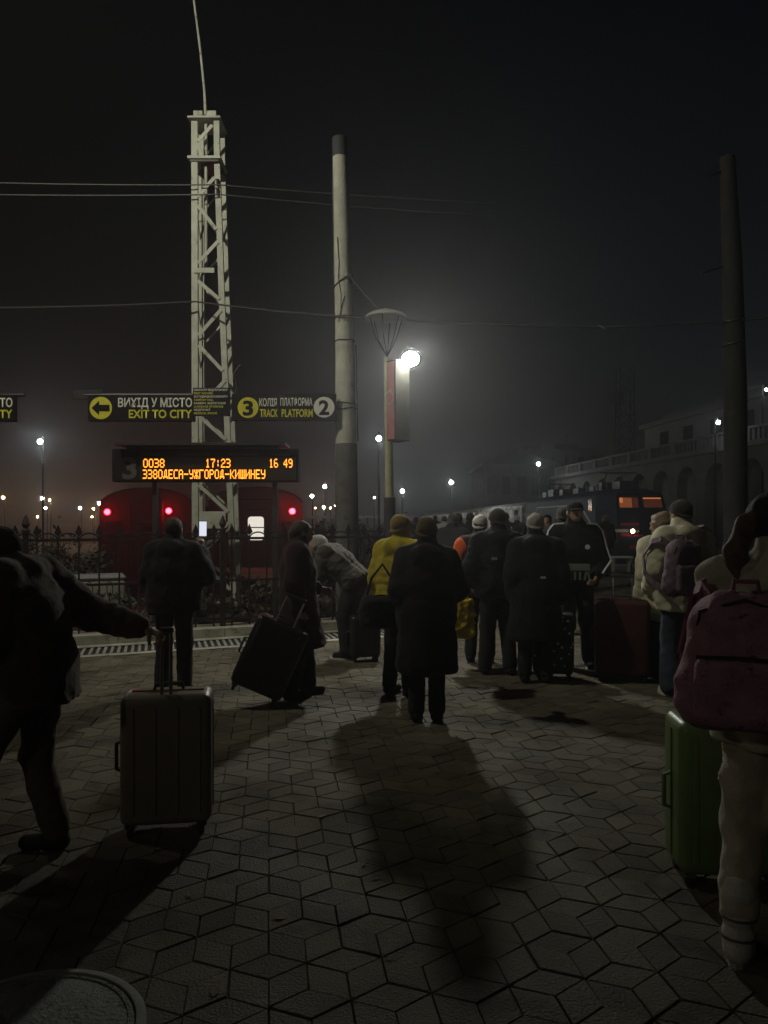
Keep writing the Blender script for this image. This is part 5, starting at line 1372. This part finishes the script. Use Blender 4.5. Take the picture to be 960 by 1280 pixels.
for ch in list(bpy.data.objects):
    if ch.parent and ch.parent.get('label', '').startswith('big pink') and ch.name.startswith(('shoulder_strap', 'top_loop')): ch.data.materials[0] = PINKD
suitcase('bright green hard shell suitcase standing beside the girl in beige trousers', (1.515, 3.42, 0), R(-4), .46, .27, .665, GREENC, 0, ribs=4, trim=mat('green trim', (.10, .17, .03), .5), seam_mat=MATS['green trim'])

# ---- people further along the platform
FAR = 'small figures far down the platform'
def far(label, px, d, yaw, H, coat, pants=DKPANT, hat=None, hair=HAIRD, res=.034, **k):
    return person(label, (px - 480) / FPX * d, d, R(yaw), H, None, FAR, dict(mat=coat, e=.055, hem=k.get('hem', .80), puff=4), dict(mat=pants, e=.025), None, dict(type='beanie', mat=hat) if hat else None, dict(mat=hair) if hair and not hat else None, 0, 0, (.6, .6), None, res)
far('tiny person in a white jacket walking away down the platform', 555.5, 21.5, 4, 1.66, PALEW)
far('tiny person in black left of the white hatted one', 573, 16, -10, 1.70, BLACK)
far('tiny person in dark clothes beyond the white jacket', 544, 27, 8, 1.70, BLACK2)
far('tiny person in black between the broad man and grey hat', 632, 18, 10, 1.72, BLACK2, hat=DKNIT)
p, J = far('small person in black with an orange scarf carrying a pale bag', 684, 13.2, 160, 1.66, BLACK)
sd_mesh('orange_scarf', [(lambda q: smin(ell(q, (-.04, .19, 1.34), (.10, .06, .15)), ell(q, (0, .05, 1.44), (.12, .13, .06)), .04), (-.25, -.2, 1.1), (.25, .35, 1.6), .018)], ORANGE, p)
tb = thing('tote_bag', (2.72, 12.9, 1.19), 'pale grey tote bag held by the person with the orange scarf', 'bag')
sd_mesh('bag_body', [(lambda q: rbx(q, (0, 0, 0), (.13, .06, .16), .04) - .01 * fold(q, 1.3, 4), (-.2, -.14, -.24), (.2, .14, .24), .014)], GREYK, tb)
b = MB(); b.tube([(-.08, 0, .14), (-.05, 0, .24), (.05, 0, .24), (.08, 0, .14)], .01, 6); b.build('handle', GREYK, tb, True)
far('dark hatted man standing behind the striped tracksuit top', 703, 10.6, -20, 1.74, BLACK, hat=DKNIT, hem=.7)
far('tiny person in a grey hat and black coat left of the locomotive', 662, 19, 15, 1.70, BLACK2, hat=GREYK)
far('tiny person in a maroon coat farthest along the platform', 600, 30, -5, 1.66, PLUM)
far('tiny person in a pale hat right of the long black coat', 646, 23, 5, 1.68, BLACK, hat=PALEW)
far('tiny person in an olive hat beside the locomotive front', 757, 21, 30, 1.68, BLACK2, hat=OLIVE)
far('small person in black standing just behind the olive hatted woman', 566, 12.5, -12, 1.66, BLACK2, hat=DKNIT)
far('small bare headed person in black left of the broad man', 588, 14.5, 15, 1.70, BLACK)
far('small person in a plum jacket right of the grey hat', 672, 15.5, -20, 1.67, PLUM, hat=OLIVE)
far('tiny person in a brown coat nearest the lamp post', 520, 24, 0, 1.64, BROWN)

bn = thing('platform_bench', (7.1, 23.0, -.01), 'low pale slatted bench on the platform near the locomotive', 'bench')
b = MB(); b.box((0, 0, .45), (.62, .4, .05)); b.build('seat', PALEW, bn, False, .01)
b = MB(); b.box((0, .2, .72), (.62, .04, .28)); b.build('backrest', mat('bench dark', (.03, .03, .03), .6), bn, False, .01)
for x in (-.26, .26):
    b = MB(); b.box((x, 0, .22), (.05, .36, .42)); b.build('leg', CONC, bn)
